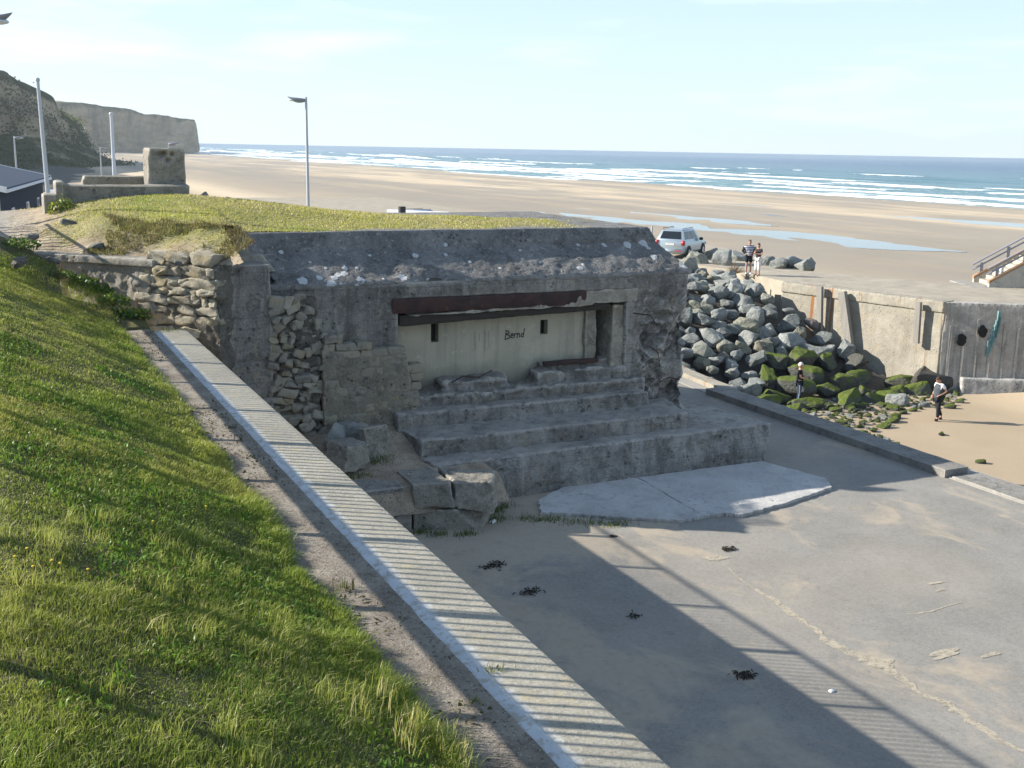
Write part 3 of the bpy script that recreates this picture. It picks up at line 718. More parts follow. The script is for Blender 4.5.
# ------------------------------------------------------------------ stairs beyond the quay
st = empty('concrete_stairs', (44.2, 38.5, DZ), R(-29), 'concrete stairs with grey metal handrails at the right edge of the picture', 'stairs')
W = 2.1; NS = 8; TR = .30; RS = .20
bm = B()
for k in range(NS): box(bm, k*TR, NS*TR+2.6, -W/2+.12, W/2-.12, k*RS+.001, (k+1)*RS)
obj('steps', bm, M['conc_oldpale'], st)
for sgn in (-1, 1):
    bm = B(); y0, y1 = sgn*W/2-.12, sgn*W/2+.12
    for (xa, za, xb, zb) in [(-.25, .30, NS*TR, NS*RS+.30), (NS*TR, NS*RS+.30, NS*TR+6, NS*RS+.30)]:
        hexa(bm, [(xa, y0, -.3), (xb, y0, -.3), (xb, y1, -.3), (xa, y1, -.3)], [(xa, y0, za), (xb, y0, zb), (xb, y1, zb), (xa, y1, za)])
    s_ = obj('stringer_wall', bm, M['conc_oldpale'], st)
    bm = B(); hexa(bm, [(-.27, y0-.01, .18), (NS*TR, y0-.01, NS*RS+.19), (NS*TR, y1+.01, NS*RS+.19), (-.27, y1+.01, .18)], [(-.27, y0-.01, .315), (NS*TR, y0-.01, NS*RS+.315), (NS*TR, y1+.01, NS*RS+.315), (-.27, y1+.01, .315)])
    obj('rusty_edge', bm, M['rustedge'], s_)
    bm = B(); yr = sgn*W/2
    for h, r_ in ((.62, .055), (.36, .045)):
        tube(bm, [(-.35, yr, .30+h-.05), (NS*TR, yr, NS*RS+.3+h), (NS*TR+6, yr, NS*RS+.3+h)], r_, 6)
    hr = obj('handrail', bm, M['railgrey'], st)
    for xx in (.1, NS*TR*.55, NS*TR-.05, NS*TR+1.5, NS*TR+3.2):
        zb = min(NS*RS, xx/TR*RS)+.25
        bm = B(); box(bm, xx-.06, xx+.06, yr-.05, yr+.05, zb, zb+.66); obj('rail_post', bm, M['railgrey'], hr)
bm = B(); box(bm, -1.2, NS*TR+6, -W/2-.35, W/2+.6, -.35, .0); eroded('plinth', bm, M['conc_step'], st, .07, ((.015, 2, 3),))
bm = B(); box(bm, -.06, .06, -.02, .02, 0, .55); o = obj('white_notice', bm, M['white'], st); o.location = (.35, -W/2+.05, .5)

# ------------------------------------------------------------------ rock armour
def rz(x, y):
    base = np.clip(.42*(y-34.6), -.3, 3.55); return base
def xr(y): return 36.2-(y-34)*.24 if y < 42 else (34.2 if y < 46 else 34.9)
xs = np.linspace(20.9, 36.6, 50); ys = np.linspace(31, 52.2, 60); X, Y = np.meshgrid(xs, ys); PP = np.c_[X.ravel(), Y.ravel()]
Z = (rz(X, Y)-.45).reshape(-1)+.25*fbm(PP, .8, 3, 21)
keep = (PP[:, 0] < np.array([xr(v)+.4 for v in PP[:, 1]]))
tag(obj('rock_bed', grid_mesh('rock_bed', X, Y, Z.reshape(X.shape), keep), M['wetrock'], smooth=True), kind='structure')
protos = []
for k in range(14):
    rr = random.Random(100+k)
    bm = hull_rock(200+k, 1, rr.uniform(.62, .9), rr.uniform(.5, .75), rr.randint(14, 26), .13, 3, .10)
    me = bpy.data.meshes.new('boulder'); bm.to_mesh(me); bm.free()
    me.polygons.foreach_set('use_smooth', [True]*len(me.polygons)); me.set_sharp_from_angle(angle=R(32)); protos.append(me)
mosses = [me.copy() for me in protos]; wets = [me.copy() for me in protos]
for me in protos: me.materials.append(M['boulder'])
for me in mosses: me.materials.append(M['mossrock'])
for me in wets: me.materials.append(M['wetrock'])
rr = random.Random(3); placed = []
def free(x, y, r, f=.64):
    return all((x-a)**2+(y-b)**2 > ((r+c)*f)**2 for a, b, c in placed)
def put_rock(name, x, y, z, r, kind, label, group, cat='boulder', sq=1.0):
    i = rr.randrange(14); me = (protos, mosses, wets)[kind][i]
    o = bpy.data.objects.new(name, me); COL.objects.link(o)
    o.location = (x, y, z); o.scale = (r*rr.uniform(.95, 1.2), r*rr.uniform(.9, 1.1), r*rr.uniform(.85, 1.2)*sq)
    o.rotation_euler = (rr.uniform(-.45, .45), rr.uniform(-.45, .45), rr.uniform(0, 6.28))
    return tag(o, label, cat, group)
nb = 0
for tries in range(16000):
    if nb >= 296: break
    y = rr.uniform(33.6, 51.4); x = rr.uniform(21.4, xr(y))
    zz = float(rz(x, y)); low = (zz < 1.15 and x > 28.6) or (zz < .3 and x > 27)
    r = rr.uniform(.6, .95) if low else rr.choice([rr.uniform(.36, .5), rr.uniform(.44, .6), rr.uniform(.55, .78)])
    if tries > 9000: r = rr.uniform(.3, .45)
    if x > xr(y)-.3 or not free(x, y, r): continue
    placed.append((x, y, r)); nb += 1
    right = x > 31.5
    size = 'large' if r > .62 else ('small' if r < .44 else 'middling')
    if low:
        kind = 1 if not (right and zz > .3 and y < 36.9 and rr.random() < .6) else 2
        lab = f'{size} algae-topped boulder at the ' + ('quay end' if right else 'kerb end') + ' of the rock pile foot' if kind == 1 else f'{size} black wet boulder at the foot of the quay corner'
    else:
        kind = 0
        zone = 'at the crest' if zz > 3.3 else ('halfway up' if zz > 2 else 'low down')
        side = 'near the quay wall' if right else ('near the bunker end' if x < 26.5 else 'in the middle')
        lab = f'{size} grey-green boulder {zone} of the rock pile {side}'
    put_rock('boulder', x, y, zz+r*.12+rr.uniform(-.12, .18), r, kind, lab, 'boulders of the rock armour pile')
# a few rocks lying along the far edge of the deck
for i, (px_, py_, r, lab) in enumerate([(688, 268, .75, 'tan boulder just right of the bunker roof corner'), (697, 261, .62, 'flat grey boulder beside the wheels of the silver car'), (724, 262, .95, 'long grey boulder on the deck left of the couple'),
        (711, 256, .6, 'dark boulder behind the long one on the deck edge'), (737, 258, .7, 'grey boulder half behind the striped man'), (767, 263, .55, 'boulder just right of the standing couple'),
        (778, 266, .7, 'rounded grey boulder second right of the couple'), (791, 265, .75, 'pointed pale boulder in the row right of the couple'), (806, 268, .65, 'rightmost boulder of the row on the deck edge')]):
    p = atz(px_, py_+2, DZ); put_rock('boulder', p.x, p.y, DZ+r*.3, r, 0, lab, 'boulders lying along the deck')
# weed-grown stones scattered at the foot
import itertools
def inside(poly, x, y):
    c = False; n = len(poly)
    for i in range(n):
        (x1, y1), (x2, y2) = poly[i], poly[i-1]
        if (y1 > y) != (y2 > y) and x < (x2-x1)*(y-y1)/(y2-y1)+x1: c = not c
    return c
reg = [(775, 398), (850, 399), (905, 385), (968, 393), (955, 408), (905, 412), (880, 432), (905, 452), (952, 470), (1006, 489), (985, 487), (900, 455), (850, 432), (800, 412)]
regw = [tuple(atz(x, y, 0)[:2]) for x, y in reg]
sp = []; nb = 0
for tries in range(60000):
    if nb >= 260: break
    px_, py_ = rr.uniform(775, 1010), rr.uniform(383, 492)
    if not inside(reg, px_, py_): continue
    p = atz(px_, py_, .02); r = rr.choice([rr.uniform(.09, .16), rr.uniform(.14, .26), rr.uniform(.2, .36)])
    if px_ > 870 and rr.random() < .45: continue
    if not all((p.x-a)**2+(p.y-b)**2 > ((r+c)*.8)**2 for a, b, c in sp): continue
    sp.append((p.x, p.y, r)); nb += 1
    k = 0 if rr.random() < .22 else 1
    where = 'below the mossy boulders' if py_ < 408 else ('by the man in the vest' if px_ > 905 and py_ < 425 else ('in the middle of the stone spread' if py_ < 450 else 'on the sand beside the kerb'))
    size = 'small' if r < .2 else 'larger'
    put_rock('beach_stone', p.x, p.y, r*.18, r, k, (f'{size} bare grey stone ' if k == 0 else f'{size} algae covered stone ')+where, 'stones at the foot of the rocks', 'stone', .75)
for (x, y, r, k, lab) in [(897, 403, .62, 0, 'pale white block of stone behind the man in the vest'), (885, 462, .3, 1, 'flat mossy stone alone on the sand'), (981, 462, .24, 1, 'single green stone lying on open sand at right'), (942, 434, .2, 1, 'little dark stone on the sand below the man in the vest'), (958, 384, .8, 1, 'square mossy boulder at the quay corner'), (979, 389, .55, 1, 'mossy boulder right of the square one by the footing'), (807, 407, .75, 1, 'flat bright green rock at the feet of the white haired man')]:
    p = atz(x, y, .05); put_rock('beach_stone', p.x, p.y, r*.2, r, k, lab, 'stones at the foot of the rocks', 'stone', .75)
# dark boulder row on the far sand and specks behind the mound
for x, y, z, r, lab in [(203, 197, .2, 1.1, 'dark lump of rock on the far sand right of the upright concrete block'), (229, 200, .2, .7, 'small dark rock on the far sand above the grass mound')]:
    p = atz(x, y, z); put_rock('beach_stone', p.x, p.y, z+r*.25, r, 2, lab, 'rocks on the far sand', 'stone')
# ------------------------------------------------------------------ retaining wall with coping, dirt strip, grass bank
rw = empty('retaining_wall', (0, 0, 0), 0, 'long straight retaining wall with a flat speckled concrete top beside the grass bank', 'wall')
bm = B(); box(bm, 2.9, 3.47, -8, 22.1, 0, 6.2); obj('wall', bm, M['conc'], rw)
bm = B(); box(bm, 2.92, 3.5, -8, 22.15, 6.19, 6.4)
eroded('coping', bm, M['coping'], rw, .045, ((.006, 3, 3),))
bm = B()
ysf = np.linspace(-8, 22.1, 260); wv = fbm(np.c_[ysf*.8, ysf*0], 1, 4, 71)
q = [(bm.verts.new((2.80+.03*wv[i]-.02*sst(9, 4, y), y, 6.375)), bm.verts.new((2.935+.04*wv[i-3]+.03*sst(11, 5, y), y, 6.408)), bm.verts.new((2.935+.04*wv[i-3]+.03*sst(11, 5, y), y, 6.2)), bm.verts.new((2.80+.03*wv[i]-.02*sst(9, 4, y), y, 6.2))) for i, y in enumerate(ysf)]
for a, b in zip(q, q[1:]):
    for k in range(4): bm.faces.new([a[k], a[(k+1) % 4], b[(k+1) % 4], b[k]])
bmesh.ops.recalc_face_normals(bm, faces=bm.faces)
obj('cement_fillet', bm, M['fillet'], rw)

WA, WB = Vector((4.25, 22.45)), Vector((.75, 26.0))     # front line of the wing wall
def wdist(x, y):
    d = (WB-WA).normalized(); nx, ny = d.y, -d.x        # into the mound is the opposite side
    return -((x-WA.x)*(-abs(nx))+(y-WA.y)*(-abs(ny)))
def bank_edge(y): return 2.33+.10*fbm(np.c_[np.ravel(y)*.7, np.ravel(y)*0], 1, 3, 13)
def bank_z(x, y):
    x = np.ravel(x).astype(float); y = np.ravel(y).astype(float)
    h = np.interp(y, [-6, 3, 10, 22, 26, 34], [7.33, 7.33, 7.42, 7.62, 7.75, 8.1])
    ed = bank_edge(y)
    t = (ed-x)/ed
    z = 6.40+(h-6.40)*np.where(t > 0, np.minimum(t, 1)*(1+np.interp(y, [8, 20], [.22, .10])*(1-np.minimum(t, 1))), 0)
    z = np.where(t > 1, h+.10*sst(1, 1.6, t), z)
    z = z-.09*sst(0, -.06, t)+.42*sst(-1.5, -.1, wdist(x, y))*sst(3.4, 2.2, x)*sst(21, 22, y)
    und = .03*fbm(np.c_[x, y], .55, 3, 17)+.02*fbm(np.c_[x, y], 2.2, 3, 18)
    return z+und*sst(0, .18, t)+(t <= 0)*.018*fbm(np.c_[x, y], 5, 3, 19)
xs = np.linspace(-9, 2.86, 150); ys = np.linspace(-6, 26, 220); X, Y = np.meshgrid(xs, ys)
keep = ~((X.ravel() > 1.35) & (Y.ravel() > 23.6))
me = grid_mesh('grass_bank', X, Y, bank_z(X, Y).reshape(X.shape), keep)
gb = obj('grass_bank', me, M['soil'], smooth=True); tag(gb, kind='structure')
xs = np.linspace(2.0, 2.86, 16); ys = np.linspace(-6, 22.3, 300); X, Y = np.meshgrid(xs, ys)
Zs = 6.405+.02*fbm(np.c_[X.ravel(), Y.ravel()], 4, 4, 23)+.06*sst(2.35, 2.1, X.ravel())
tag(obj('dirt_strip', grid_mesh('dirt_strip', X, Y, Zs.reshape(X.shape)), M['dirt'], smooth=True), kind='structure')

def blades(name, P, H, Wd, col, lean=.35, wind=(0, 0), bend=.5):
    n = len(P); a = rng.uniform(0, 2*math.pi, n); ca, sa = np.cos(a), np.sin(a)
    la = rng.uniform(0, 2*math.pi, n); ll = np.abs(rng.normal(0, lean, n))
    lx = np.cos(la)*ll+wind[0]; ly = np.sin(la)*ll+wind[1]
    V = np.zeros((n, 5, 3)); hw = Wd/2
    V[:, 0] = P+np.c_[-ca*hw, -sa*hw, 0*hw]; V[:, 1] = P+np.c_[ca*hw, sa*hw, 0*hw]
    m = P+np.c_[lx*H*.35, ly*H*.35, H*.6]
    V[:, 2] = m+np.c_[ca*hw*.75, sa*hw*.75, 0*hw]; V[:, 3] = m-np.c_[ca*hw*.75, sa*hw*.75, 0*hw]
    V[:, 4] = P+np.c_[lx*H*(.6+bend), ly*H*(.6+bend), H*(1-.25*np.minimum(ll, 1))]
    i = np.arange(n)[:, None]*5
    Q = np.concatenate([i+[0, 1, 2, 3]], 0); T = i+[3, 2, 4]
    me = bpy.data.meshes.new(name); me.vertices.add(n*5); me.vertices.foreach_set('co', V.astype(np.float32).ravel())
    lp = np.concatenate([Q, T], 1).astype(np.int32).ravel(); me.loops.add(len(lp)); me.loops.foreach_set('vertex_index', lp)
    me.polygons.add(2*n); ls = np.stack([np.arange(n)*7, np.arange(n)*7+4], 1).astype(np.int32).ravel(); me.polygons.foreach_set('loop_start', ls)
    me.update(calc_edges=True); vcol(me, 'col', np.repeat(col, 5, 0)); return me
GA, GB_, GC, GD = np.array([.12, .205, .03]), np.array([.27, .35, .05]), np.array([.42, .42, .09]), np.array([.50, .44, .22])
def grasscol(P, dry=.12, s=0, tone=0):
    n = len(P); f = fbm(P[:, :2], .9, 4, 33+s)*1.3+fbm(P[:, :2], .28, 2, 35+s)*1.1+rng.normal(0, .28, n)+tone
    t = np.clip(f*.5+.5, 0, 1)[:, None]
    c = np.where(t < .5, GA+(GB_-GA)*t*2, GB_+(GC-GB_)*(t-.5)*2)
    d = (rng.uniform(0, 1, n) < np.clip(dry*(1+1.6*fbm(P[:, :2], .8, 3, 44+s)), 0, 1))[:, None]
    return np.where(d, GD*rng.uniform(.6, 1.1, (n, 1)), c)*rng.uniform(.8, 1.2, (n, 1))
def sample_bank(n, y0, y1, x0=-.6, hmin=.03, hmax=.09, wd=.005, dry=.12, name='grass', ybias=1.0):
    y = y0+(y1-y0)*rng.uniform(0, 1, n)**ybias; ed = bank_edge(y); x = x0+(ed+.05-x0)*rng.uniform(0, 1, n)
    raz = rng.uniform(0, 1, n); x = np.where((x > ed-.03) & (raz < .6), x-.12, x)
    P = np.c_[x, y, bank_z(x, y)-.005]
    tuft = .75+.9*np.clip(fbm(P[:, :2], 1.6, 3, 55), -.4, 1)+.5*np.clip(fbm(P[:, :2], 6, 2, 56), -.3, 1)
    H = rng.uniform(hmin, hmax, n)*tuft; edge = sst(.5, .0, ed-x); H = H*(1+.9*edge)
    H = np.clip(H, .015, .4)
    return P, H, wd*rng.uniform(.6, 1.3, n)
parts = [sample_bank(120000, 2.6, 7.0, wd=.0048, hmin=.03, hmax=.085, ybias=1.15), sample_bank(110000, 6.8, 13.0, wd=.007, hmin=.03, hmax=.08), sample_bank(110000, 12.5, 25.2, x0=-1.6, wd=.011, hmin=.025, hmax=.07)]
for k in range(40):      # longer tufts of paler grass near the viewer
    ty = rng.uniform(3.0, 8.5); tx = rng.uniform(-.2, 1.9); m = int(rng.integers(30, 70))
    q = np.c_[tx+rng.normal(0, .05, m), ty+rng.normal(0, .06, m)]
    parts.append((np.c_[q, bank_z(q[:, 0], q[:, 1])-.01], rng.uniform(.07, .18, m), np.full(m, .004)))
P = np.concatenate([p[0] for p in parts]); H = np.concatenate([p[1] for p in parts]); Wd = np.concatenate([p[2] for p in parts])
C = grasscol(P, .17, 0, .12); nt = sum(len(p[0]) for p in parts[3:]); C[-nt:] = C[-nt:]*.6+GC*.55+GD*.12
me = blades('grass', P, H, Wd, C, .6, (.15, -.05)); tag(obj('grass', me, M['grass']), kind='stuff')
# clover and broad small leaves among the grass
n = 26000; y = rng.uniform(2.8, 16, n); ed = bank_edge(y); x = rng.uniform(-.4, 1, n)*(ed)
cl = fbm(np.c_[x, y], 1.1, 3, 66); k = cl > .05; x, y = x[k], y[k]
P = np.c_[x, y, bank_z(x, y)+.01]; n = len(P)
me = blades('clover', P, rng.uniform(.02, .055, n), rng.uniform(.012, .028, n), np.array([.095, .20, .028])*rng.uniform(.7, 1.5, (n, 1)), .9)
tag(obj('clover', me, M['grass']), kind='stuff')
# a stand of tall pale grass at the lower edge of the bank
P = []; H = []
for (tx, ty, m, hh) in [(2.05, 6.1, 26, .34), (2.12, 5.75, 34, .42), (2.02, 5.5, 26, .30), (2.3, 5.45, 22, .36), (2.36, 5.7, 14, .30), (1.85, 5.9, 16, .3)]:
    q = np.c_[tx+rng.normal(0, .05, m), ty+rng.normal(0, .07, m)]; P.append(np.c_[q, bank_z(q[:, 0], q[:, 1])-.01]); H.append(rng.uniform(.5, 1, m)*hh)
P = np.concatenate(P); H = np.concatenate(H); n = len(P)
me = blades('tall_grass', P, H, np.full(n, .007), np.where(rng.uniform(0, 1, (n, 1)) < .6, GD*1.15, GC)*rng.uniform(.8, 1.2, (n, 1)), .32, (.10, -.22), .25)
tag(obj('tall_grass', me, M['grass']), 'tuft of tall pale dry grass at the bottom edge of the grass bank', 'grass tuft', kind='thing')
# yellow flowers
fl = [(15, 556), (27, 548), (60, 563), (88, 569), (33, 566), (52, 560), (206, 506), (153, 521)]
for i, (a, b) in enumerate(fl):
    r_ = ray(a, b); lo = 3.0
    while lo < 24 and (EYE+r_*lo).z > float(bank_z([(EYE+r_*lo).x], [(EYE+r_*lo).y])[0])+.07: lo += .02
    p = EYE+r_*lo; bm = B()
    bmesh.ops.create_uvsphere(bm, u_segments=8, v_segments=4, radius=.011, matrix=Matrix.Translation(p) @ Matrix.Scale(.5, 4, (0, 0, 1)))
    if i == 0: ym = plain('yellow_petal', (.65, .48, .03), .7)
    bm2 = bm; tube(bm2, [p, p-Vector((.01, 0, .12))], .002, 5)
    tag(obj('dandelion', bm2, ym), 'tiny yellow flower in the grass bank', 'flower', 'yellow flowers on the grass bank')
# railing up on the bank (outside the picture, its bars throw the striped shadow)
rl = empty('railing', (-.5, 0, 0), 0, 'grey metal railing on top of the grass bank striping the wall with shadow', 'railing')
RT = 9.18; bm = B(); tube(bm, [(0, -7, RT), (0, 29, RT)], .035, 8); obj('top_rail', bm, M['railgrey'], rl)
bm = B(); box(bm, -.02, .02, -7, 29, RT-.90, RT-.74); obj('bottom_rail', bm, M['railgrey'], rl)
bm = B(); y = -7.0
while y < 29:
    tube(bm, [(0, y, RT-.8), (0, y, RT)], .0150, 6, False); y += .138
tag(obj('bars', bm, M['railgrey'], rl), kind='stuff')
y = -6.9
while y < 29:
    bm = B(); box(bm, -.03, .03, y-.04, y+.04, 7.1, RT+.02); obj('post', bm, M['railgrey'], rl); y += 1.85

# ------------------------------------------------------------------ mound over the bunker
def mound_z(x, y):
    x = np.ravel(x).astype(float); y = np.ravel(y).astype(float)
    crest = np.interp(x, [-4, 1, 5, 10, 15], [31, 31, 29.3, 27.8, 26.3])
    z = 8.12+.55*np.exp(-((x-4.2)/3.6)**2-((y-29.8)/4.2)**2)+.10*np.exp(-((x-8.5)/4)**2-((y-27.5)/3)**2)
    z -= .42*sst(2.6, .3, x)*sst(33, 27, y)
    z = z-4.3*sst(0, 9, y-crest)
    z = np.where(x > 5, 8.085+(z-8.085)*(.12+.88*sst(24.4, 27.2, y)), z) if True else z
    wd = wdist(x, y); left = sst(5.6, 4.4, x)
    rise = sst(-.1, 1.5, wd); z = np.where(left > 0, z*(1-left)+left*(7.62+(z-7.62)*rise), z)
    z = np.where(x > 13.6, z+(8.04-z)*sst(13.6, 14.8, x)*(y < crest), z)
    p = np.c_[x, y]
    return z+.05*fbm(p, .7, 4, 81)+.16*fbm(p, 1.6, 4, 83)*left*sst(.0, .5, wd)*sst(2.4, 1.2, wd)
xs = np.linspace(-7, 15.2, 220); ys = np.linspace(22, 44, 220); X, Y = np.meshgrid(xs, ys)
wd = wdist(X.ravel(), Y.ravel())
keep = ((X.ravel() < 4.7) & (wd > -.05)) | ((X.ravel() >= 4.7) & (Y.ravel() > 24.45))
Zm = mound_z(X, Y)
me = grid_mesh('mound', X, Y, Zm.reshape(X.shape), keep)
n = len(me.vertices); co_ = np.zeros(n*3, np.float32); me.vertices.foreach_get('co', co_); co_ = co_.reshape(-1, 3)
wdv = wdist(co_[:, 0], co_[:, 1]); nn = fbm(co_[:, :2], .8, 4, 91)
earth = np.clip(sst(2.7, .9, co_[:, 0]+nn*.9)*sst(34, 31, co_[:, 1])+sst(1.25, .3, wdv+nn*.5)*sst(5.4, 4.6, co_[:, 0]), 0, 1)
grav = sst(1.3, .1, co_[:, 0]+nn*.4)
a = me.attributes.new('earth', 'FLOAT', 'POINT'); a.data.foreach_set('value', earth.astype(np.float32))
a = me.attributes.new('grav', 'FLOAT', 'POINT'); a.data.foreach_set('value', grav.astype(np.float32))
def m_mound():
    n = NT('mound_ground'); e = n.attr('earth', 'Fac'); g = n.attr('grav', 'Fac')
    gr = n.mix(n.ramp(n.noise(1.3, 5), .35, .65), (.20, .20, .075), (.33, .30, .135)); 
    ea = n.mix(n.ramp(n.noise(2.2, 6, .65), .35, .65), (.25, .195, .135), (.45, .375, .275))
    ea = n.mix(n.ramp(n.noise(3.7, 6, .7), .56, .66), ea, (.12, .085, .06))
    gv = n.mix(n.ramp(n.noise(12, 5, .8), .4, .6), (.22, .205, .185), (.42, .40, .36))
    c = n.mix(e, gr, ea); c = n.mix(g, c, gv)
    return n.fin(c, .95, n.bump(n.noise(14, 6, .75), .9, .05), .1)
tag(obj('mound', me, m_mound(), smooth=True), kind='structure')
n = 70000; x = rng.uniform(.6, 15.1, n); y = rng.uniform(22.6, 33, n); wd = wdist(x, y)
nn = fbm(np.c_[x, y], .8, 4, 91)
earth = np.clip(sst(2.7, .9, x+nn*.9)+sst(1.25, .3, wd+nn*.5)*sst(5.4, 4.6, x), 0, 1)
ok = (((x < 4.7) & (wd > .05)) | ((x >= 4.7) & (y > 24.4))) & (rng.uniform(0, 1, n) > earth*.97); ok &= ~((x > 13.9+nn) & (rng.uniform(0, 1, n) < .85))
P = np.c_[x, y, mound_z(x, y)-.005][ok]; n = len(P)
me = blades('mound_grass', P, rng.uniform(.02, .06, n), np.full(n, .022), grasscol(P, .42, 5, .95)*np.array([1.35, 1.25, 1.5]), .6)
tag(obj('mound_grass', me, M['grass']), kind='stuff')
n = 26000; x = rng.uniform(1.2, 5.4, n); y = rng.uniform(22.6, 27.5, n); wd = wdist(x, y); nn = fbm(np.c_[x, y], 1.0, 4, 95)
ok = (wd > .12) & (wd+nn*.9 < 1.5) & (nn > -.22+.5*sst(3.0, 1.3, x)) & ((x < 5.0) | (y > 24.4)); P = np.c_[x, y, mound_z(x, y)-.01][ok]; n = len(P)
me = blades('dry_grass', P, rng.uniform(.04, .15, n), np.full(n, .014), np.where(fbm(P[:, :2], 1.3, 3, 97)[:, None]+rng.normal(0, .2, (n, 1)) < .05, np.array([.19, .125, .085]), np.where(rng.uniform(0, 1, (n, 1)) < .5, np.array([.30, .22, .11]), np.array([.13, .14, .04])))*rng.uniform(.5, 1.3, (n, 1)), .9, (0, -.2))
tag(obj('dry_grass', me, M['grass']), kind='stuff')
for i, (a, b, r_, lab) in enumerate([(33, 238, .22, 'lump of earth and stone at the eroded mound edge beside the path'), (70, 238, .20, 'small stone half buried in the mound front above the wing wall'), (52, 249, .16, 'brown stone at the mound foot right of the path'), (177, 230, .1, 'flat pale stone lying on the mound grass'), (18, 251, .2, 'pale stone at the path edge by the grass bank'), (96, 244, .2, 'dark clod of earth under the dry grass')]):
    p = atz(a, b, 7.85 if i != 3 else 8.3); zz = float(mound_z([p.x], [p.y])[0]); put_rock('earth_stone', p.x, p.y, zz+.02, r_, 0, lab, None, 'stone', .8)

# ------------------------------------------------------------------ concrete remains on the mound
ps = empty('observation_post', (0, 0, 0), 0, 'old concrete post with an upright bullet-scarred block standing on the grass mound', 'concrete post')
def pxbox(bm, xa, xb, yt, yb, Yd, depth, taper=0):
    f0, f1, f2, f3 = [EYE+ray(a, b)*(Yd/ray(a, b).y) for a, b in ((xa, yb), (xb, yb), (xb, yt), (xa, yt))]
    x0, x1 = (f0.x+f3.x)/2, (f1.x+f2.x)/2; z0, z1 = (f0.z+f1.z)/2, (f2.z+f3.z)/2
    hexa(bm, [(x0-taper, Yd, z0-.5), (x1, Yd, z0-.5), (x1, Yd+depth, z0-.5), (x0-taper, Yd+depth, z0-.5)], [(x0+taper, Yd, z1), (x1-taper*.4, Yd, z1), (x1-taper*.4, Yd+depth, z1), (x0+taper, Yd+depth, z1)])
    return x0, x1, z0, z1
bm = B(); bx0, bx1, bz0, bz1 = pxbox(bm, 148, 186, 149, 196, 30.0, 1.0, .05)
def chip(P, N, d):
    for (a, b, r_) in [(161, 155, .10), (168, 160, .08), (165, 153, .07), (172, 154, .06)]:
        c = EYE+ray(a, b)*(30.0/ray(a, b).y); q = np.exp(-(((P[:, 0]-c.x)/r_)**2+((P[:, 2]-c.z)/r_)**2)); d = d-q*.13*(P[:, 1] < 30.2)
    return d
eroded('upright_block', bm, M['conc_oldpale'], ps, .035, ((.03, 2.5, 4), (.05, .9, 2)), fn=chip)
bm = B(); pxbox(bm, 60, 190, 185, 197, 29.6, .5); pxbox(bm, 55, 64, 181, 200, 29.5, .7)
eroded('low_wall', bm, M['conc_oldpale'], ps, .05, ((.03, 2, 4),))
bm = B(); pxbox(bm, 80, 149, 176, 184, 31.0, .6, .1); eroded('rear_wall', bm, M['conc_oldpale'], ps, .05, ((.04, 2, 4),))
bm = B(); pxbox(bm, 43.5, 57, 194, 222, 29.2, .8); eroded('end_pillar', bm, M['conc_oldpale'], ps, .05, ((.02, 2, 4),))

# ------------------------------------------------------------------ bunker
bk = empty('bunker', (0, 0, 0), 0, 'massive weathered concrete bunker with a walled up gun embrasure and stepped apron', 'bunker')
def erode_wall(P, N, d):
    r_ = sst(14.0, 14.9, P[:, 0]); ro = r_*sst(6.9, 6.3, P[:, 2])
    d = d+ro*(.24*fbm(P, 1.1, 5, 141)+.16*fbm(P*np.array([1, 1, .7]), 2.7, 4, 142)-.11*(fbm(P, 2.0, 3, 144) > .12)-.07*(fbm(P, 4.0, 3, 145) > .15)-.02)
    d = d+.30*sst(14.8, 15.8, P[:, 0])*sst(4.0, 2.8, P[:, 2])
    l_ = sst(6.6, 5.8, P[:, 0])*sst(6.0, 6.5, P[:, 2])*.06*fbm(P, 2.5, 4, 143)
    return d+l_
bm = B()
box(bm, 5.3, 8.22, 23.0, 26, 2.3, 7.06); box(bm, 14.15, 15.95, 23.0, 31, 2.3, 7.06); box(bm, 8.1, 14.3, 23.0, 26, 6.66, 7.06)
box(bm, 8.1, 14.3, 23.0, 26, 2.3, 4.3); box(bm, 8.1, 14.3, 24.3, 27, 2.3, 7.06); box(bm, 14.7, 15.95, 26, 31, 2.3, 7.06)
wallo = eroded('wall', bm, M['conc'], bk, .055, ((.03, 1.6, 4), (.03, .5, 2), (.015, 7, 3)), fn=erode_wall, seed=3)
bm = B()
hexa(bm, [(5.35, 22.96, 6.98), (16.02, 22.96, 6.98), (16.02, 31, 6.98), (5.35, 31, 6.98)], [(5.35, 22.96, 7.10), (16.02, 22.96, 7.10), (16.02, 31, 7.10), (5.35, 31, 7.10)])
hexa(bm, [(5.6, 22.96, 7.09), (16.02, 22.96, 7.09), (16.02, 31, 7.09), (5.0, 31, 7.09)], [(5.02, 24.05, 7.72), (15.62, 24.05, 7.72), (15.62, 31, 7.72), (5.02, 31, 7.72)])
hexa(bm, [(5.02, 24.05, 7.70), (15.62, 24.05, 7.80), (15.62, 31, 7.8), (5.02, 31, 7.70)], [(5.12, 24.22, 8.1), (15.48, 24.22, 8.1), (15.48, 31, 8.1), (5.12, 31, 8.1)])
def erode_roof(P, N, d):
    d = d-.16*np.exp(-(((P[:, 0]-9.1)/.8)**2))*sst(7.32, 7.05, P[:, 2])*sst(23.6, 23.2, P[:, 1])*(.6+.8*np.abs(fbm(P, 2, 3, 151)))
    d = d-.10*np.exp(-(((P[:, 0]-8.0)/.35)**2+((P[:, 2]-7.3)/.14)**2))
    return d+(.045*fbm(P, 3.2, 4, 152)-.014*(fbm(P, 2.6, 4, 153) > .25)-.008*(fbm(P, 7, 2, 154) > .2))*sst(24.1, 23.9, P[:, 1])
roof = eroded('roof', bm, M['conc_roof'], bk, .05, ((.02, 1.5, 4),), fn=erode_roof, seed=5)
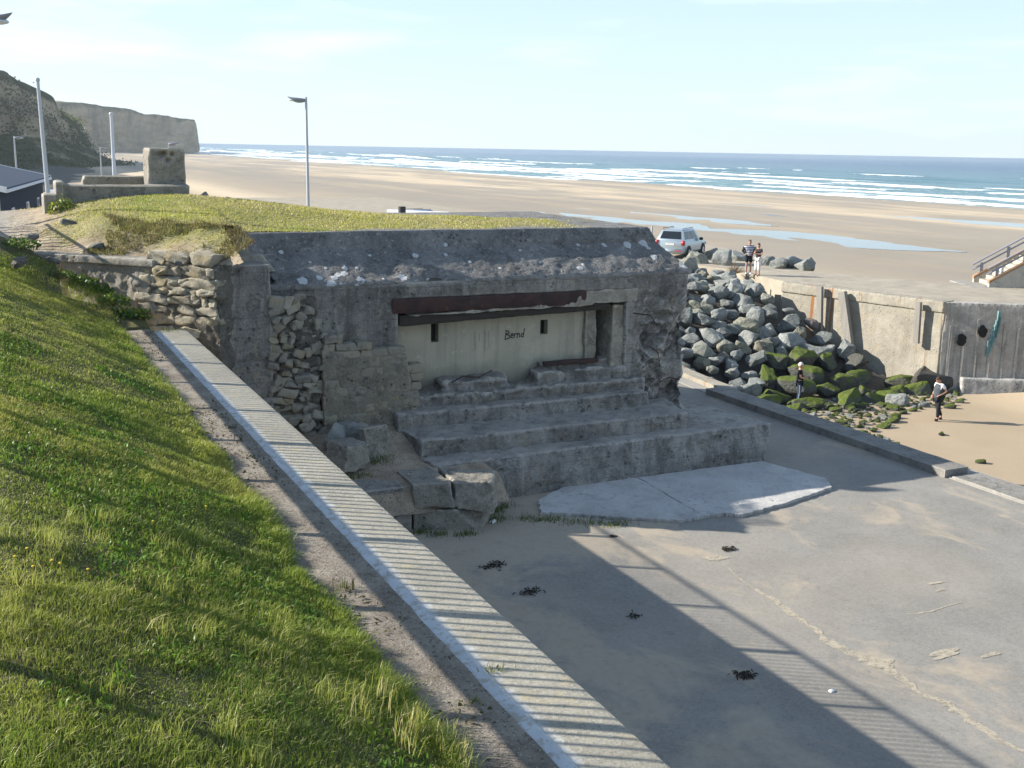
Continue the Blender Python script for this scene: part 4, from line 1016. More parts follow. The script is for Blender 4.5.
# white lichen patches on the sloping roof
rr2 = random.Random(9)
def slope_pt(a, b):
    A_, B_, C_ = Vector((5.6, 22.96, 7.09)), Vector((16.02, 22.96, 7.09)), Vector((15.62, 24.05, 7.72)); nn_ = (B_-A_).cross(C_-A_).normalized()
    r_ = ray(a, b); t_ = (A_-EYE).dot(nn_)/r_.dot(nn_); return EYE+r_*t_, nn_
spots = [(302.5, 281, .15), (319.5, 277, .09), (332, 283.5, .15), (334, 278, .10), (338, 275, .10), (344, 274, .11), (345, 268, .09), (357, 267.5, .06), (361, 280, .14), (358, 286, .08), (403, 276, .12), (428, 279, .06), (341, 284, .06), (384, 278, .05), (415, 256, .10), (445, 246, .07), (578, 245, .06), (604, 245, .09), (627, 245, .15), (643, 243.5, .18), (648, 248, .09), (654, 257.5, .13), (684, 265, .18), (580, 268, .1), (583, 265, .06), (446, 254, .06), (520, 250, .05), (470, 262, .06), (500, 268, .05), (540, 262, .05), (310, 262, .05), (370, 255, .05), (281, 252, .07), (326, 268, .05)]
for (a, b, s) in spots:
    p, nn_ = slope_pt(a, b); 
    if nn_.dot(EYE-p) < 0: nn_ = -nn_
    e1 = Vector((1, 0, 0)); e2 = nn_.cross(e1).normalized(); k_ = 14; bm = B(); s *= .95
    def hug(c, off):
        ok_, q_, n_, _ = roof.closest_point_on_mesh(c); return q_+n_*off
    ce = bm.verts.new(hug(p, .012)); vs = []; vb = []
    for k in range(k_):
        an = 2*math.pi*k/k_; q = s*rr2.uniform(.72, 1.08); c = p+e1*math.cos(an)*q*.85+e2*math.sin(an)*q*1.05
        vs.append(bm.verts.new(hug(c, .006))); vb.append(bm.verts.new(hug(c, -.03)))
    for k in range(k_): bm.faces.new([ce, vs[k], vs[(k+1) % k_]]); bm.faces.new([vs[k], vb[k], vb[(k+1) % k_], vs[(k+1) % k_]])
    bmesh.ops.recalc_face_normals(bm, faces=bm.faces); obj('lichen_patch', bm, M['lichen'], roof)
# broken pale edge at the left end of the roof
bm = B(); hexa(bm, [(4.72, 24.0, 7.5), (5.2, 23.95, 7.5), (5.2, 25.5, 7.5), (4.72, 25.5, 7.5)], [(4.95, 24.1, 8.08), (5.14, 24.1, 8.1), (5.14, 25.5, 8.1), (4.95, 25.5, 8.08)])
hexa(bm, [(4.55, 23.3, 7.35), (5.6, 23.3, 7.35), (5.6, 24.4, 7.35), (4.55, 24.4, 7.35)], [(4.7, 23.5, 7.66), (5.35, 23.5, 7.70), (5.35, 24.4, 7.7), (4.7, 24.4, 7.66)])
eroded('broken_edge', bm, M['broken'], bk, .04, ((.06, 2.5, 4),))
# pier left of the facade
bm = B(); box(bm, 4.42, 5.32, 22.72, 24.5, 2.3, 7.58); 
def jn(P, N, d): return d-.03*np.exp(-((P[:, 2]-5.55)/.03)**2)-.03*np.exp(-((P[:, 2]-4.75)/.03)**2)
eroded('pier', bm, M['conc'], bk, .045, ((.015, 2, 4),), fn=jn, seed=8)
bm = B(); box(bm, 3.4, 4.5, 23.2, 25, 2.3, 6.2); eroded('side_wall', bm, M['conc_step'], bk, .07, ((.02, 2, 4),))
# torn face between pier and facade with rubble masonry
rs = random.Random(31); bm = B()
zc = 3.7
while zc < 6.75:
    h = rs.uniform(.10, .22); xx = 5.25
    xe = 6.32 if zc < 6.35 else 5.95
    while xx < xe:
        wdt = rs.uniform(.10, .34)
        add_stone(bm, (0, 0, 0), (wdt*rs.uniform(.8, 1.1), .34, h*rs.uniform(.75, 1.15)), rs, .26, .22, Matrix.Translation((xx+wdt/2, 22.88+rs.uniform(-.11, .10), zc+h/2+rs.uniform(-.03, .03))) @ Euler((rs.uniform(-.3, .3), rs.uniform(-.35, .35), rs.uniform(-.3, .3))).to_matrix().to_4x4(), .05); xx += wdt
    zc += h
rub = obj('rubble_masonry', bm, M['rubble'], bk, sharp=40)
bm = B(); box(bm, 5.28, 6.34, 22.76, 23.2, 2.4, 6.85); eroded('mortar', bm, M['mortar'], rub, .045, ((.11, 3, 4), (.05, 8, 3)))
bm = B(); zc = 3.8; rs = random.Random(37)
while zc < 6.0:
    h = rs.uniform(.17, .25); xx = 6.40
    xe = 8.62 if zc < 5.2 else (8.35 if zc < 5.55 else (7.5 if zc < 5.75 else 6.9))
    xe += rs.uniform(-.08, .08)
    while xx < xe-.1:
        wdt = min(rs.uniform(.22, .5), xe-xx)
        add_stone(bm, (xx+wdt/2, 22.78+rs.uniform(-.02, .02), zc+h/2), (wdt*.985, .32, h*.96), rs, .10, .2, None, .02); xx += wdt
    zc += h
ash = obj('stone_infill', bm, M['ashlar'], bk, sharp=40)
for pts__ in ([(9.5, 22.98, 4.7), (9.7, 22.8, 4.86), (10.1, 22.78, 4.82), (10.5, 22.9, 4.93)], [(14.3, 22.9, 6.1), (14.7, 22.75, 6.05), (14.8, 22.6, 5.8)], [(15.2, 22.95, 4.3), (15.3, 22.7, 4.45), (15.55, 22.62, 4.4)], [(14.9, 22.95, 5.2), (14.95, 22.72, 5.1), (15.0, 22.68, 4.75)]):
    bm = B(); tube(bm, pts__, .016, 6); obj('rebar', bm, M['rust'], bk)
bm = B(); hexa(bm, [(6.38, 22.615, 3.4), (8.6, 22.615, 3.4), (8.6, 23.1, 3.4), (6.38, 23.1, 3.4)], [(6.38, 22.615, 5.7), (8.3, 22.615, 5.5), (8.3, 23.1, 5.5), (6.38, 23.1, 5.7)])
eroded('mortar', bm, M['mortar_pale'], ash, .04, ((.03, 2.2, 4), (.02, 8, 3)))
# lintel
bm = B(); box(bm, 8.06, 13.0, 22.93, 23.25, 6.34, 6.70)
def tear(P, N, d): return d-.02*sst(6.5, 6.36, P[:, 2])
lin = eroded('lintel_beam', bm, M['rust'], bk, .04, ((.018, 2.5, 4),), fn=tear)
bm = B(); hexa(bm, [(8.5, 22.955, 6.27), (13.2, 22.955, 6.34), (13.2, 23.3, 6.34), (8.5, 23.3, 6.27)], [(8.5, 22.955, 6.33), (13.2, 22.955, 6.46), (13.2, 23.3, 6.46), (8.5, 23.3, 6.33)])
box(bm, 12.7, 14.45, 22.95, 23.4, 6.40, 6.69)
eroded('torn_concrete', bm, M['broken'], bk, .035, ((.07, 2.8, 4),), seed=12)
bm = B(); hexa(bm, [(8.28, 23.05, 6.05), (13.75, 23.05, 6.20), (13.75, 23.5, 6.20), (8.28, 23.5, 6.05)], [(8.28, 23.05, 6.3), (13.75, 23.05, 6.36), (13.75, 23.5, 6.36), (8.28, 23.5, 6.3)])
eroded('inner_beam', bm, M['darkwood'], bk, .045, ((.02, 3, 3),))
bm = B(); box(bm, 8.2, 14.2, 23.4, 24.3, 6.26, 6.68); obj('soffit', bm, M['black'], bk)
# cream block wall closing the embrasure, with two slits
def on_plane(a, b, Yp): return EYE+ray(a, b)*(Yp/ray(a, b).y)
YP = 23.62
h1a, h1b = on_plane(431, 321, YP), on_plane(438.5, 342, YP); h2a, h2b = on_plane(540.5, 320, YP), on_plane(547.5, 334, YP)
holes = [(h1a.x, h1b.x, h1b.z, h1a.z), (h2a.x, h2b.x, h2b.z, h2a.z)]
gx = sorted([8.15, 13.32]+[h[0] for h in holes]+[h[1] for h in holes]); gz = sorted([4.2, 6.35]+[h[2] for h in holes]+[h[3] for h in holes])
bm = B()
for a, b in zip(gx, gx[1:]):
    for c, d in zip(gz, gz[1:]):
        if any(a >= h[0]-1e-6 and b <= h[1]+1e-6 and c >= h[2]-1e-6 and d <= h[3]+1e-6 for h in holes): continue
        box(bm, a, b, YP, YP+.25, c, d)
bmesh.ops.remove_doubles(bm, verts=bm.verts, dist=1e-5)
fs = {}
for f in bm.faces: fs.setdefault(tuple(sorted(v.index for v in f.verts)), []).append(f)
bm.verts.index_update(); fs = {}
for f in bm.faces: fs.setdefault(tuple(sorted(v.index for v in f.verts)), []).append(f)
bmesh.ops.delete(bm, geom=[f for g in fs.values() if len(g) > 1 for f in g], context='FACES')
cw = obj('infill_wall', bm, M['cream'], bk); cw['label'] = 'cream rendered wall closing the gun opening'
for h in holes:
    bm = B(); box(bm, h[0]-.02, h[1]+.02, YP+.2, YP+.3, h[2]-.02, h[3]+.02); obj('loophole', bm, M['black'], cw)  # black backing painted in for the shade behind the slit
# hand-painted name on the cream wall
def stroke(bm, pts, wdt=.013):
    pp = [on_plane(a, b, YP) for a, b in pts]
    for i, (a, b) in enumerate(zip(pp, pp[1:])):
        d = (b-a); d.normalize(); s = Vector((-d.z, 0, d.x))*wdt; e = d*wdt*.6; y_ = -.004-.0004*i
        vs = [bm.verts.new(Vector((q.x, YP+y_, q.z))) for q in (a-s-e, b-s+e, b+s+e, a+s-e)]
        bm.faces.new(vs)
L_ = {'B': [[(506.2, 330.6), (505.0, 339.2)], [(505.6, 330.6), (508.6, 331.2), (509, 333), (505.8, 334.3), (509.2, 335.4), (509.2, 338), (505, 339.4)]],
      'e': [[(510.6, 336.2), (513.0, 335.4), (512.6, 333.6), (511, 334), (510.6, 337.4), (513, 337.8)]],
      'r': [[(514.2, 333.6), (514.2, 337.6)], [(514.3, 334.8), (516.4, 333.4)]],
      'n': [[(517.2, 333.4), (517.2, 337.6)], [(517.3, 334.4), (519.2, 333.2), (519.6, 337.2)]],
      'd': [[(523.0, 333.6), (521.2, 334), (521, 336.4), (523.2, 336.2)], [(524.4, 328.6), (523.0, 337.2)]]}
bm = B()
for st_ in L_.values():
    for s_ in st_: stroke(bm, s_)
bmesh.ops.recalc_face_normals(bm, faces=bm.faces)
gr = obj('graffiti', bm, M['graf'], cw); gr['label'] = 'black hand-painted name Bernd'
bm = B()
for a, b0, b1 in ((475, 331, 350), (484.5, 330, 352), (488.5, 331, 346), (479, 333, 341)): stroke(bm, [(a, b0), (a+.3, b1)], .006)
obj('paint_drips', bm, plain('faded_drip', (.25, .24, .2), .9), cw)
# reveal at the right of the opening
bm = B(); box(bm, 13.3, 13.62, 23.5, 24.2, 4.3, 6.3); box(bm, 13.85, 14.3, 23.12, 24.3, 4.5, 6.3)
eroded('broken_reveal', bm, M['broken'], bk, .04, ((.09, 2.2, 4),), seed=17)
bm = B(); box(bm, 13.4, 14.1, 24.1, 24.4, 4.3, 6.3); obj('dark_recess', bm, M['black'], bk)  # black box stands in for shade inside the niche
# rubble ledge below the infill and the stepped apron
bm = B(); box(bm, 8.3, 14.6, 22.75, 24, 3.9, 4.48); box(bm, 9.35, 11.0, 23.05, 24, 4.3, 4.70); box(bm, 11.75, 14.2, 23.0, 24, 4.3, 4.78); box(bm, 12.0, 13.9, 23.3, 24, 4.6, 4.93)
eroded('ledge', bm, M['conc'], bk, .045, ((.10, 1.9, 5), (.06, 6, 3)), seed=21)
bm = B(); Mx = Matrix.Translation((12.75, 23.2, 4.93)); box(bm, -.75, .75, -.05, .05, -.06, .05, Mx); eroded('rusty_rail', bm, M['rust'], bk, .03, ((.02, 3, 3),))
def cutl(P, N, d): return d+.06*fbm(P, 2.2, 4, 161)*sst(8.9, 8.0, P[:, 0])-.035*(fbm(P, 1.8, 4, 162) > .30)-.022*(fbm(P, 4.5, 3, 163) > .27)
bm = B(); hexa(bm, [(7.98, 22.25, 2.4), (14.75, 22.3, 2.4), (14.75, 24, 2.4), (7.98, 24, 2.4)], [(7.98, 22.35, 4.22), (14.5, 22.4, 4.22), (14.5, 24, 4.22), (7.98, 24, 4.22)])
eroded('step', bm, M['conc_step'], bk, .05, ((.028, 1.5, 5), (.02, 7, 3)), fn=cutl, seed=23)
bm = B(); hexa(bm, [(8.12, 21.2, 2.4), (15.1, 21.25, 2.4), (15.1, 23, 2.4), (8.0, 23, 2.4)], [(8.12, 21.3, 3.88), (14.95, 21.35, 3.88), (15.4, 23, 3.88), (8.0, 23, 3.88)])
eroded('step', bm, M['conc_step'], bk, .05, ((.028, 1.5, 5), (.02, 7, 3)), fn=cutl, seed=25)
bm = B(); hexa(bm, [(8.3, 20.35, 2.3), (16.75, 20.5, 2.3), (16.4, 24, 2.3), (7.9, 23, 2.3)], [(8.2, 20.62, 3.5), (17.25, 21.0, 3.5), (16.8, 24, 3.5), (7.9, 23, 3.5)])
def under(P, N, d): return d-.04*(fbm(P, 1.6, 4, 164) > .24)-.025*(fbm(P, 5, 3, 165) > .22)-.10*sst(3.0, 2.7, P[:, 2])*np.clip(.5+1.3*fbm(P, .9, 3, 171), 0, 1)
eroded('step', bm, M['conc_step'], bk, .055, ((.022, 1.2, 5), (.015, 7, 3)), fn=under, seed=27)
# apron slab on the asphalt
sl = empty('concrete_slab', (13, 19, ASZ), 0, 'flat worn pale concrete slab lying on the asphalt at the foot of the bunker steps', 'slab')
for k_, sp_ in enumerate(([(10.3, 20.0), (9.98, 19.25), (10.7, 18.85), (11.2, 18.45), (12.45, 17.7), (13.0, 17.76), (13.02, 18.6), (13.15, 20.6), (11.2, 20.6)],
            [(13.01, 17.75), (13.5, 17.75), (13.75, 17.52), (15.2, 17.8), (16.85, 18.3), (17.2, 18.9), (16.7, 20.6), (13.16, 20.6), (13.03, 18.6)])):
    bm = B(); o_ = poly_sheet('slab_piece', sp_, lambda x_, y_: ASZ-.02, .09+.006*k_, M['conc_slab'], None, sub=14, edge_noise=.026, seed=5+k_)
    me_ = o_.data
    for v in me_.vertices: v.co -= Vector((13, 19, ASZ))
    o_.parent = sl

# ground between wall and steps
xs = np.linspace(3.4, 9.3, 70); ys = np.linspace(19.3, 23.3, 60); X, Y = np.meshgrid(xs, ys); PP = np.c_[X.ravel(), Y.ravel()]
Z = 3.42+.5*sst(20.8, 23, PP[:, 1])+.10*fbm(PP, 1.2, 4, 181)-.45*sst(19.9, 19.3, PP[:, 1])
tag(obj('earth_shelf', grid_mesh('earth_shelf', X, Y, Z.reshape(X.shape)), M['earth'], smooth=True), kind='structure')
def shift(bm, loc, rz=0, rx=0, ry=0):
    Mx = Matrix.Translation(loc) @ Euler((rx, ry, rz)).to_matrix().to_4x4()
    bmesh.ops.transform(bm, matrix=Mx, verts=bm.verts); return bm
# big cracked block: two pieces
bm = B(); hexa(bm, [(7.28, 19.45, 3.02), (8.0, 19.12, 3.06), (8.1, 20.6, 3.0), (7.28, 20.6, 3.02)], [(7.3, 19.55, 3.5), (7.95, 19.25, 3.55), (8.05, 20.6, 3.5), (7.3, 20.6, 3.5)])
hexa(bm, [(8.05, 19.08, 3.06), (8.72, 18.8, 2.92), (9.15, 19.5, 2.95), (8.2, 20.4, 3.0)], [(8.02, 19.2, 3.56), (8.75, 18.93, 3.57), (9.05, 19.55, 3.56), (8.15, 20.4, 3.55)])
cb = eroded('cracked_block', bm, M['conc_oldpale'], None, .03, ((.05, 2, 4), (.03, 7, 3)), seed=41)
tag(cb, 'big cracked concrete block with a sunlit top corner left of the steps', 'block')
bm = B(); hexa(bm, [(7.25, 19.42, 2.5), (8.5, 18.92, 2.5), (8.95, 19.5, 2.5), (7.4, 20.5, 2.5)], [(7.27, 19.46, 2.99), (8.0, 19.13, 3.03), (8.72, 18.82, 2.89), (9.1, 19.5, 2.92), (7.4, 20.5, 2.98)][:2]+[(8.95, 19.4, 2.92), (7.4, 20.5, 2.98)])
eroded('lower_piece', bm, M['conc_oldpale'], cb, .03, ((.04, 2, 4), (.03, 7, 3)), seed=43)
bm = B(); box(bm, 3.52, 7.22, 19.42, 21.5, 2.5, 3.02); o_ = eroded('masonry_course', bm, M['conc'], None, .04, ((.02, 2, 4),)); tag(o_, 'dark lower course of concrete blocks beside the retaining wall at the bunker foot', 'block')
bm = B(); box(bm, 5.9, 7.18, 19.72, 20.5, 3.03, 3.42); o_ = eroded('masonry_block', bm, M['conc'], None, .04, ((.025, 2, 4),)); tag(o_, 'dark squared block resting on the lower course left of the cracked block', 'block')
def pxrock(name, a, b, z, dims, mat, lab, cat, seed, rot=(0, 0, 0), boxy=True):
    p = atz(a, b, z)
    if boxy:
        t = B(); box(t, -dims[0], dims[0], -dims[1], dims[1], -.1, dims[2]*2); 
        o = eroded(name, shift(t, (p.x, p.y, z), *rot), mat, None, .028, ((.06, 3, 4), (.03, 8, 3)), seed=seed)
    else:
        t = hull_rock(seed, *dims, 16, .04, 1, .03)
        o = obj(name, shift(t, (p.x, p.y, z+dims[2]*.6), *rot), mat, None, sharp=35)
    return tag(o, lab, cat)
pxrock('upright_slab', 375, 453, 3.62, (.29, .12, .29), M['conc_oldpale'], 'squared grey slab standing upright in the hollow left of the steps', 'slab', 51, (.25, -.12, 0))
pxrock('rubble_block', 347, 462, 3.62, (.34, .3, .22), M['conc_oldpale'], 'angular rubble block leaning on the retaining wall in front of the standing slab', 'block', 52, (.5, .1, .1))
pxrock('rubble_block', 352, 440, 3.75, (.36, .3, .3), M['boulder'], 'rough broken rock left of the standing slab', 'rock', 53, (.2, 0, 0), False)
pxrock('rubble_block', 335, 448, 3.7, (.35, .3, .36), M['boulder'], 'rough rock half hidden behind the retaining wall left of the hollow', 'rock', 54, (1.2, 0, 0), False)
pxrock('rubble_block', 362, 436, 3.75, (.22, .2, .22), M['conc_oldpale'], 'small broken stone wedged behind the standing slab', 'rock', 55, (1.2, 0, 0), False)
for (a, b, r_, lab) in [(400, 532, .05, 'crumb of concrete on the asphalt by the block')]: pass
pxrock('white_litter', 493, 522, ASZ, (.10, .05, .025), M['white'], 'scrap of white litter beside the cracked block', 'litter', 56, (.5, 0, 0))
pxrock('white_litter', 832, 691, ASZ, (.05, .03, .015), M['white'], 'white scrap on the asphalt in the striped sun strip', 'litter', 57, (.2, 0, 0))
# small sheets of weed at the foot of the block and apron
def weedpatch(name, pts, n, h, lab, zf, cols, wdt=.012, lean=.5):
    q = []
    while len(q) < n:
        a, b, s = random.choice(pts); q.append((a+random.gauss(0, s), b+random.gauss(0, s*.6)))
    q = np.array(q); P_ = np.c_[q, [zf(x_, y_) for x_, y_ in q]]
    c = np.array(cols)[rng.integers(0, len(cols), n)]*rng.uniform(.7, 1.3, (n, 1))
    o_ = tag(obj(name, blades(name, P_, rng.uniform(.4, 1, n)*h, np.full(n, wdt), c, lean), M['grass']), lab, 'plants')
    return tag(o_, kind='stuff') if len(pts) > 3 else o_
GR = [(.06, .12, .02), (.09, .16, .03), (.16, .18, .05)]
weedpatch('grass_tuft', [(7.6, 18.95, .12), (8.1, 18.75, .12), (7.3, 19.2, .1)], 260, .14, 'strip of green grass along the base of the cracked block', lambda a, b: ASZ, GR)
weedpatch('grass_tuft', [(9.0, 19.3, .14), (9.2, 19.8, .12), (9.5, 20.0, .15)], 260, .16, 'grass growing in the corner between cracked block and apron step', lambda a, b: ASZ, GR)
weedpatch('grass_tuft', [(9.6, 19.2, .15), (9.85, 19.0, .15), (10.1, 18.85, .15), (10.4, 18.6, .15), (10.7, 18.4, .15), (11.0, 18.2, .15), (11.2, 18.1, .14)], 620, .10, 'thin grass line along the near edge of the worn slab', lambda a, b: ASZ, GR+[(.25, .21, .1)])
p = atz(372, 462, 3.5); weedpatch('grass_tuft', [(p.x, p.y, .22), (p.x+.3, p.y+.1, .2)], 260, .16, 'grass growing in front of the standing slab', lambda a, b: 3.5, GR)
p = atz(375, 420, 3.95); weedpatch('grass_tuft', [(p.x, p.y, .22), (p.x-.4, p.y, .2)], 260, .14, 'grass tuft at the foot of the yellow stone infill', lambda a, b: 3.9, GR)
p = atz(357, 478, 3.4); weedpatch('grass_tuft', [(p.x, p.y, .18)], 160, .14, 'grass between rubble and retaining wall', lambda a, b: 3.4, GR)
for (a, b, lab) in [(494, 670, 'small yellowish weed growing on top of the retaining wall near the bottom'), (471, 703, 'tiny green seedling at the white fillet'), (233, 428, 'small dark weed beside the fillet halfway up the wall'), (168, 331, 'grass clump at the far end of the wall top'), (347, 590, 'thin dark dead stalk in the dirt strip')]:
    p = atz(a, b, 6.41); big = 'far end' in lab
    weedpatch('weed', [(p.x, p.y, .05 if not big else .15)], 34 if not big else 120, .05 if 'stalk' not in lab else .14, lab, lambda a_, b_: 6.405, [(.10, .16, .03), (.22, .2, .08)] if 'dark' not in lab else [(.05, .06, .025), (.07, .05, .03)], .008, .7 if 'stalk' not in lab else .15)
# dead leaves and twigs on the dirt strip
n = 1500; y_ = rng.uniform(4, 22, n); x_ = rng.uniform(2.32, 2.8, n); P = np.c_[x_, y_, np.full(n, 6.418)]
cl = fbm(np.c_[x_, y_], 1.2, 3, 191); P = P[cl > .12]; n = len(P)
tag(obj('dead_leaves', blades('dead_leaves', P, rng.uniform(.008, .03, n), rng.uniform(.01, .035, n), np.array([.06, .045, .03])*rng.uniform(.5, 1.4, (n, 1)), 1.3), M['grass']), kind='stuff')

# ------------------------------------------------------------------ wing wall
ww = empty('wing_wall', (0, 0, 0), 0, 'short angled wall left of the bunker, half pale concrete and half rough stone', 'wall')
dW = (WB-WA).normalized(); nW = Vector((-abs(dW.y), -abs(dW.x)))
def wbox(bm, t0, t1, z0, z1, o0=0.0, th=.5):
    a, b = WA+dW*t0+nW*o0, WA+dW*t1+nW*o0
    hexa(bm, [(a.x, a.y, z0), (a.x-nW.x*th, a.y-nW.y*th, z0), (b.x-nW.x*th, b.y-nW.y*th, z0), (b.x, b.y, z0)][::-1], [(a.x, a.y, z1), (a.x-nW.x*th, a.y-nW.y*th, z1), (b.x-nW.x*th, b.y-nW.y*th, z1), (b.x, b.y, z1)][::-1])
bm = B(); wbox(bm, 1.55, 5.4, 5.9, 7.58, .08); 
eroded('concrete_part', bm, M['conc_oldpale'], ww, .045, ((.12, 1.4, 4), (.05, 5, 3)), seed=61)
bm = B(); wbox(bm, 1.5, 5.3, 7.5, 7.66, .16); eroded('coping', bm, M['conc_oldpale'], ww, .04, ((.02, 2, 4),), seed=62)
rs = random.Random(71); bm = B(); zc = 6.15
ang = math.atan2(dW.y, dW.x)
while zc < 7.62:
    h = rs.uniform(.13, .27); t_ = .05
    while t_ < 1.62:
        wdt = rs.uniform(.16, .62); c = WA+dW*(t_+wdt/2)+nW*rs.uniform(-.12, -.05)
        add_stone(bm, (0, 0, 0), (wdt*.98, .4, h*rs.uniform(.8, 1.08)), rs, .20, .3, Matrix.Translation((c.x, c.y, zc+h/2+rs.uniform(-.015, .015))) @ Matrix.Rotation(ang, 4, 'Z') @ Matrix.Rotation(rs.uniform(-.12, .12), 4, 'Y') @ Matrix.Rotation(rs.uniform(-.10, .10), 4, 'X'), .07); t_ += wdt
    zc += h
sp2 = obj('stone_part', bm, M['wallstone'], ww, sharp=40)
bm = B(); wbox(bm, 0, 1.7, 5.0, 7.62, .075); eroded('mortar', bm, M['mortar'], sp2, .045, ((.10, 3, 4), (.05, 8, 3)))
# leafy weeds along the foot of the wing wall
def leafy(name, c, r_, h, n, cols, lab, cat='plant', ls=.05, flowers=None):
    V = []; Fq = []; Cc = []; rr_ = random.Random(int(c[0]*100+c[1]*77))
    for k in range(n):
        a = rr_.uniform(0, 6.28); q = r_*math.sqrt(rr_.random()); z = h*rr_.random()**.8*(1-.5*q/r_)
        o = Vector((c[0]+math.cos(a)*q, c[1]+math.sin(a)*q, c[2]+z)); d = Vector((rr_.gauss(0, 1), rr_.gauss(0, 1), rr_.gauss(.3, .7))).normalized(); s = d.orthogonal().normalized()
        l = ls*rr_.uniform(.6, 1.5); wd_ = l*.45; i = len(V); V += [o, o+d*l*.5+s*wd_, o+d*l, o+d*l*.5-s*wd_]; Fq.append((i, i+1, i+2, i+3))
        cc = np.array(cols[rr_.randrange(len(cols))])*rr_.uniform(.7, 1.3)
        if flowers and rr_.random() < flowers: cc = np.array((.55, .42, .03))
        Cc += [cc]*4
    for k in range(10):
        a = rr_.uniform(0, 6.28); tip = Vector((c[0]+math.cos(a)*r_*.6, c[1]+math.sin(a)*r_*.6, c[2]+h*.8)); b_ = Vector((c[0], c[1], c[2]-.03)); s = Vector((.008, .004, 0))
        i = len(V); V += [b_-s, b_+s, tip+s*.4, tip-s*.4]; Fq.append((i, i+1, i+2, i+3)); Cc += [np.array((.07, .09, .03))]*4
    me = bpy.data.meshes.new(name); me.from_pydata([tuple(v) for v in V], [], Fq); vcol(me, 'col', np.array(Cc))
    return tag(obj(name, me, M['leaf']), lab, cat)
LG = [(.06, .15, .02), (.10, .2, .03), (.045, .10, .02)]
for (a, b, dY, r_, h, n, lab, fl_) in [(82, 285, 0, .30, .30, 300, 'bright leafy weed at the left foot of the wing wall', 0), (100, 292, 0, .28, .25, 260, 'leafy weed against the concrete part of the wing wall', 0), (113, 305, 0, .32, .34, 320, 'tall bright green weed by the wing wall foot', 0), (128, 316, 0, .25, .25, 240, 'weed with tiny yellow flowers near the stone part', .06), (140, 318, 0, .22, .3, 200, 'yellow flowered stalky weed at the right of the weed row', .10), (20, 247, 0, .38, .30, 320, 'round green weed clump on the path edge at far left', 0), (60, 276, 0, .3, .2, 220, 'low reddish and green weed where bank meets mound', 0)]:
    r__ = ray(a, b); t_ = 15.0
    while t_ < 27 and (EYE+r__*t_).z > float(bank_z([(EYE+r__*t_).x], [(EYE+r__*t_).y])[0]) and wdist((EYE+r__*t_).x, (EYE+r__*t_).y) < -.25: t_ += .03
    p = EYE+r__*min(t_, 25.5)
    leafy('weed_plant', (p.x, p.y, min(p.z, float(bank_z([p.x], [p.y])[0])+.1)-.05), r_, h, n, LG if 'reddish' not in lab else LG+[(.22, .09, .06)], lab, 'plant', .06, fl_)
p = EYE+ray(61, 216)*(28.9/ray(61, 216).y); leafy('flowering_bush', (p.x+.05, p.y, p.z-.1), .34, .65, 700, [(.10, .17, .03), (.16, .2, .04), (.08, .12, .02)], 'green bush with yellow flowers by the concrete pillar on the mound', 'bush', .055, .14)
# ------------------------------------------------------------------ sand streak, seaweed on the asphalt
def ribbon(name, pts, lab=None):
    """irregular drift of sand lying along a crack"""
    bm = B(); rr_ = random.Random(len(pts)); rows = []
    for i, (a, b, wd_) in enumerate(pts):
        p = atz(a, b, ASZ)
        if i: 
            pp = atz(pts[i-1][0], pts[i-1][1], ASZ); k_ = 14
            for k in range(1, k_+1):
                q = pp.lerp(p, k/k_); w_ = (pts[i-1][2]*(1-k/k_)+wd_*k/k_); rows.append((q, w_))
    vs = []
    sm_ = fbm(np.c_[np.arange(len(rows))*.23, np.zeros(len(rows))], 1, 3, len(pts)); s2_ = fbm(np.c_[np.arange(len(rows))*.31, np.ones(len(rows))*9], 1, 3, len(pts)+4)
    for i, (q, w_) in enumerate(rows):
        d = (rows[min(i+1, len(rows)-1)][0]-rows[max(0, i-1)][0]); d.z = 0; d.normalize(); s = Vector((-d.y, d.x, 0))
        vs.append((bm.verts.new(q+s*w_*(1+1.2*float(sm_[i]))+Vector((0, 0, .006))), bm.verts.new(q-s*w_*(1+1.2*float(s2_[i]))+Vector((0, 0, .006)))))
    for a, b in zip(vs, vs[1:]): bm.faces.new([a[0], a[1], b[1], b[0]])
    return tag(obj(name, bm, M['drift']), kind='structure')
ribbon('sand_drift', [(722, 562, .02), (745, 583, .03), (775, 600, .05), (803, 622, .08), (828, 640, .09), (858, 655, .11), (880, 664, .14), (900, 676, .07), (921, 694, .03), (938, 700, .06), (955, 708, .09), (972, 722, .07), (1000, 741, .05), (1040, 758, .05)])
ribbon('sand_drift', [(906, 615, .02), (930, 612, .02), (945, 607, .015), (962, 602, .01)])
def patch(a, b, rx_, ry_, seed):
    p = atz(a, b, ASZ); bm = B(); k_ = 60; an = np.arange(k_)*2*math.pi/k_
    q = .62+.75*fbm(np.c_[np.cos(an)*1.3+seed*5, np.sin(an)*1.3], 1, 4, seed); ce = bm.verts.new((p.x, p.y, ASZ+.009))
    vs = [bm.verts.new((p.x+math.cos(t)*rx_*max(.12, w_), p.y+math.sin(t)*ry_*max(.12, w_), ASZ+.009)) for t, w_ in zip(an, q)]
    for k in range(k_): bm.faces.new([ce, vs[k], vs[(k+1) % k_]])
    tag(obj('sand_drift', bm, M['drift']), kind='structure')
for args in [(945, 655, .55, .16, 1), (885, 664, .35, .16, 2), (715, 558, .38, .18, 3), (936, 583, .3, .06, 4), (942, 590, .2, .06, 5), (990, 655, .3, .08, 6)]: patch(*args)
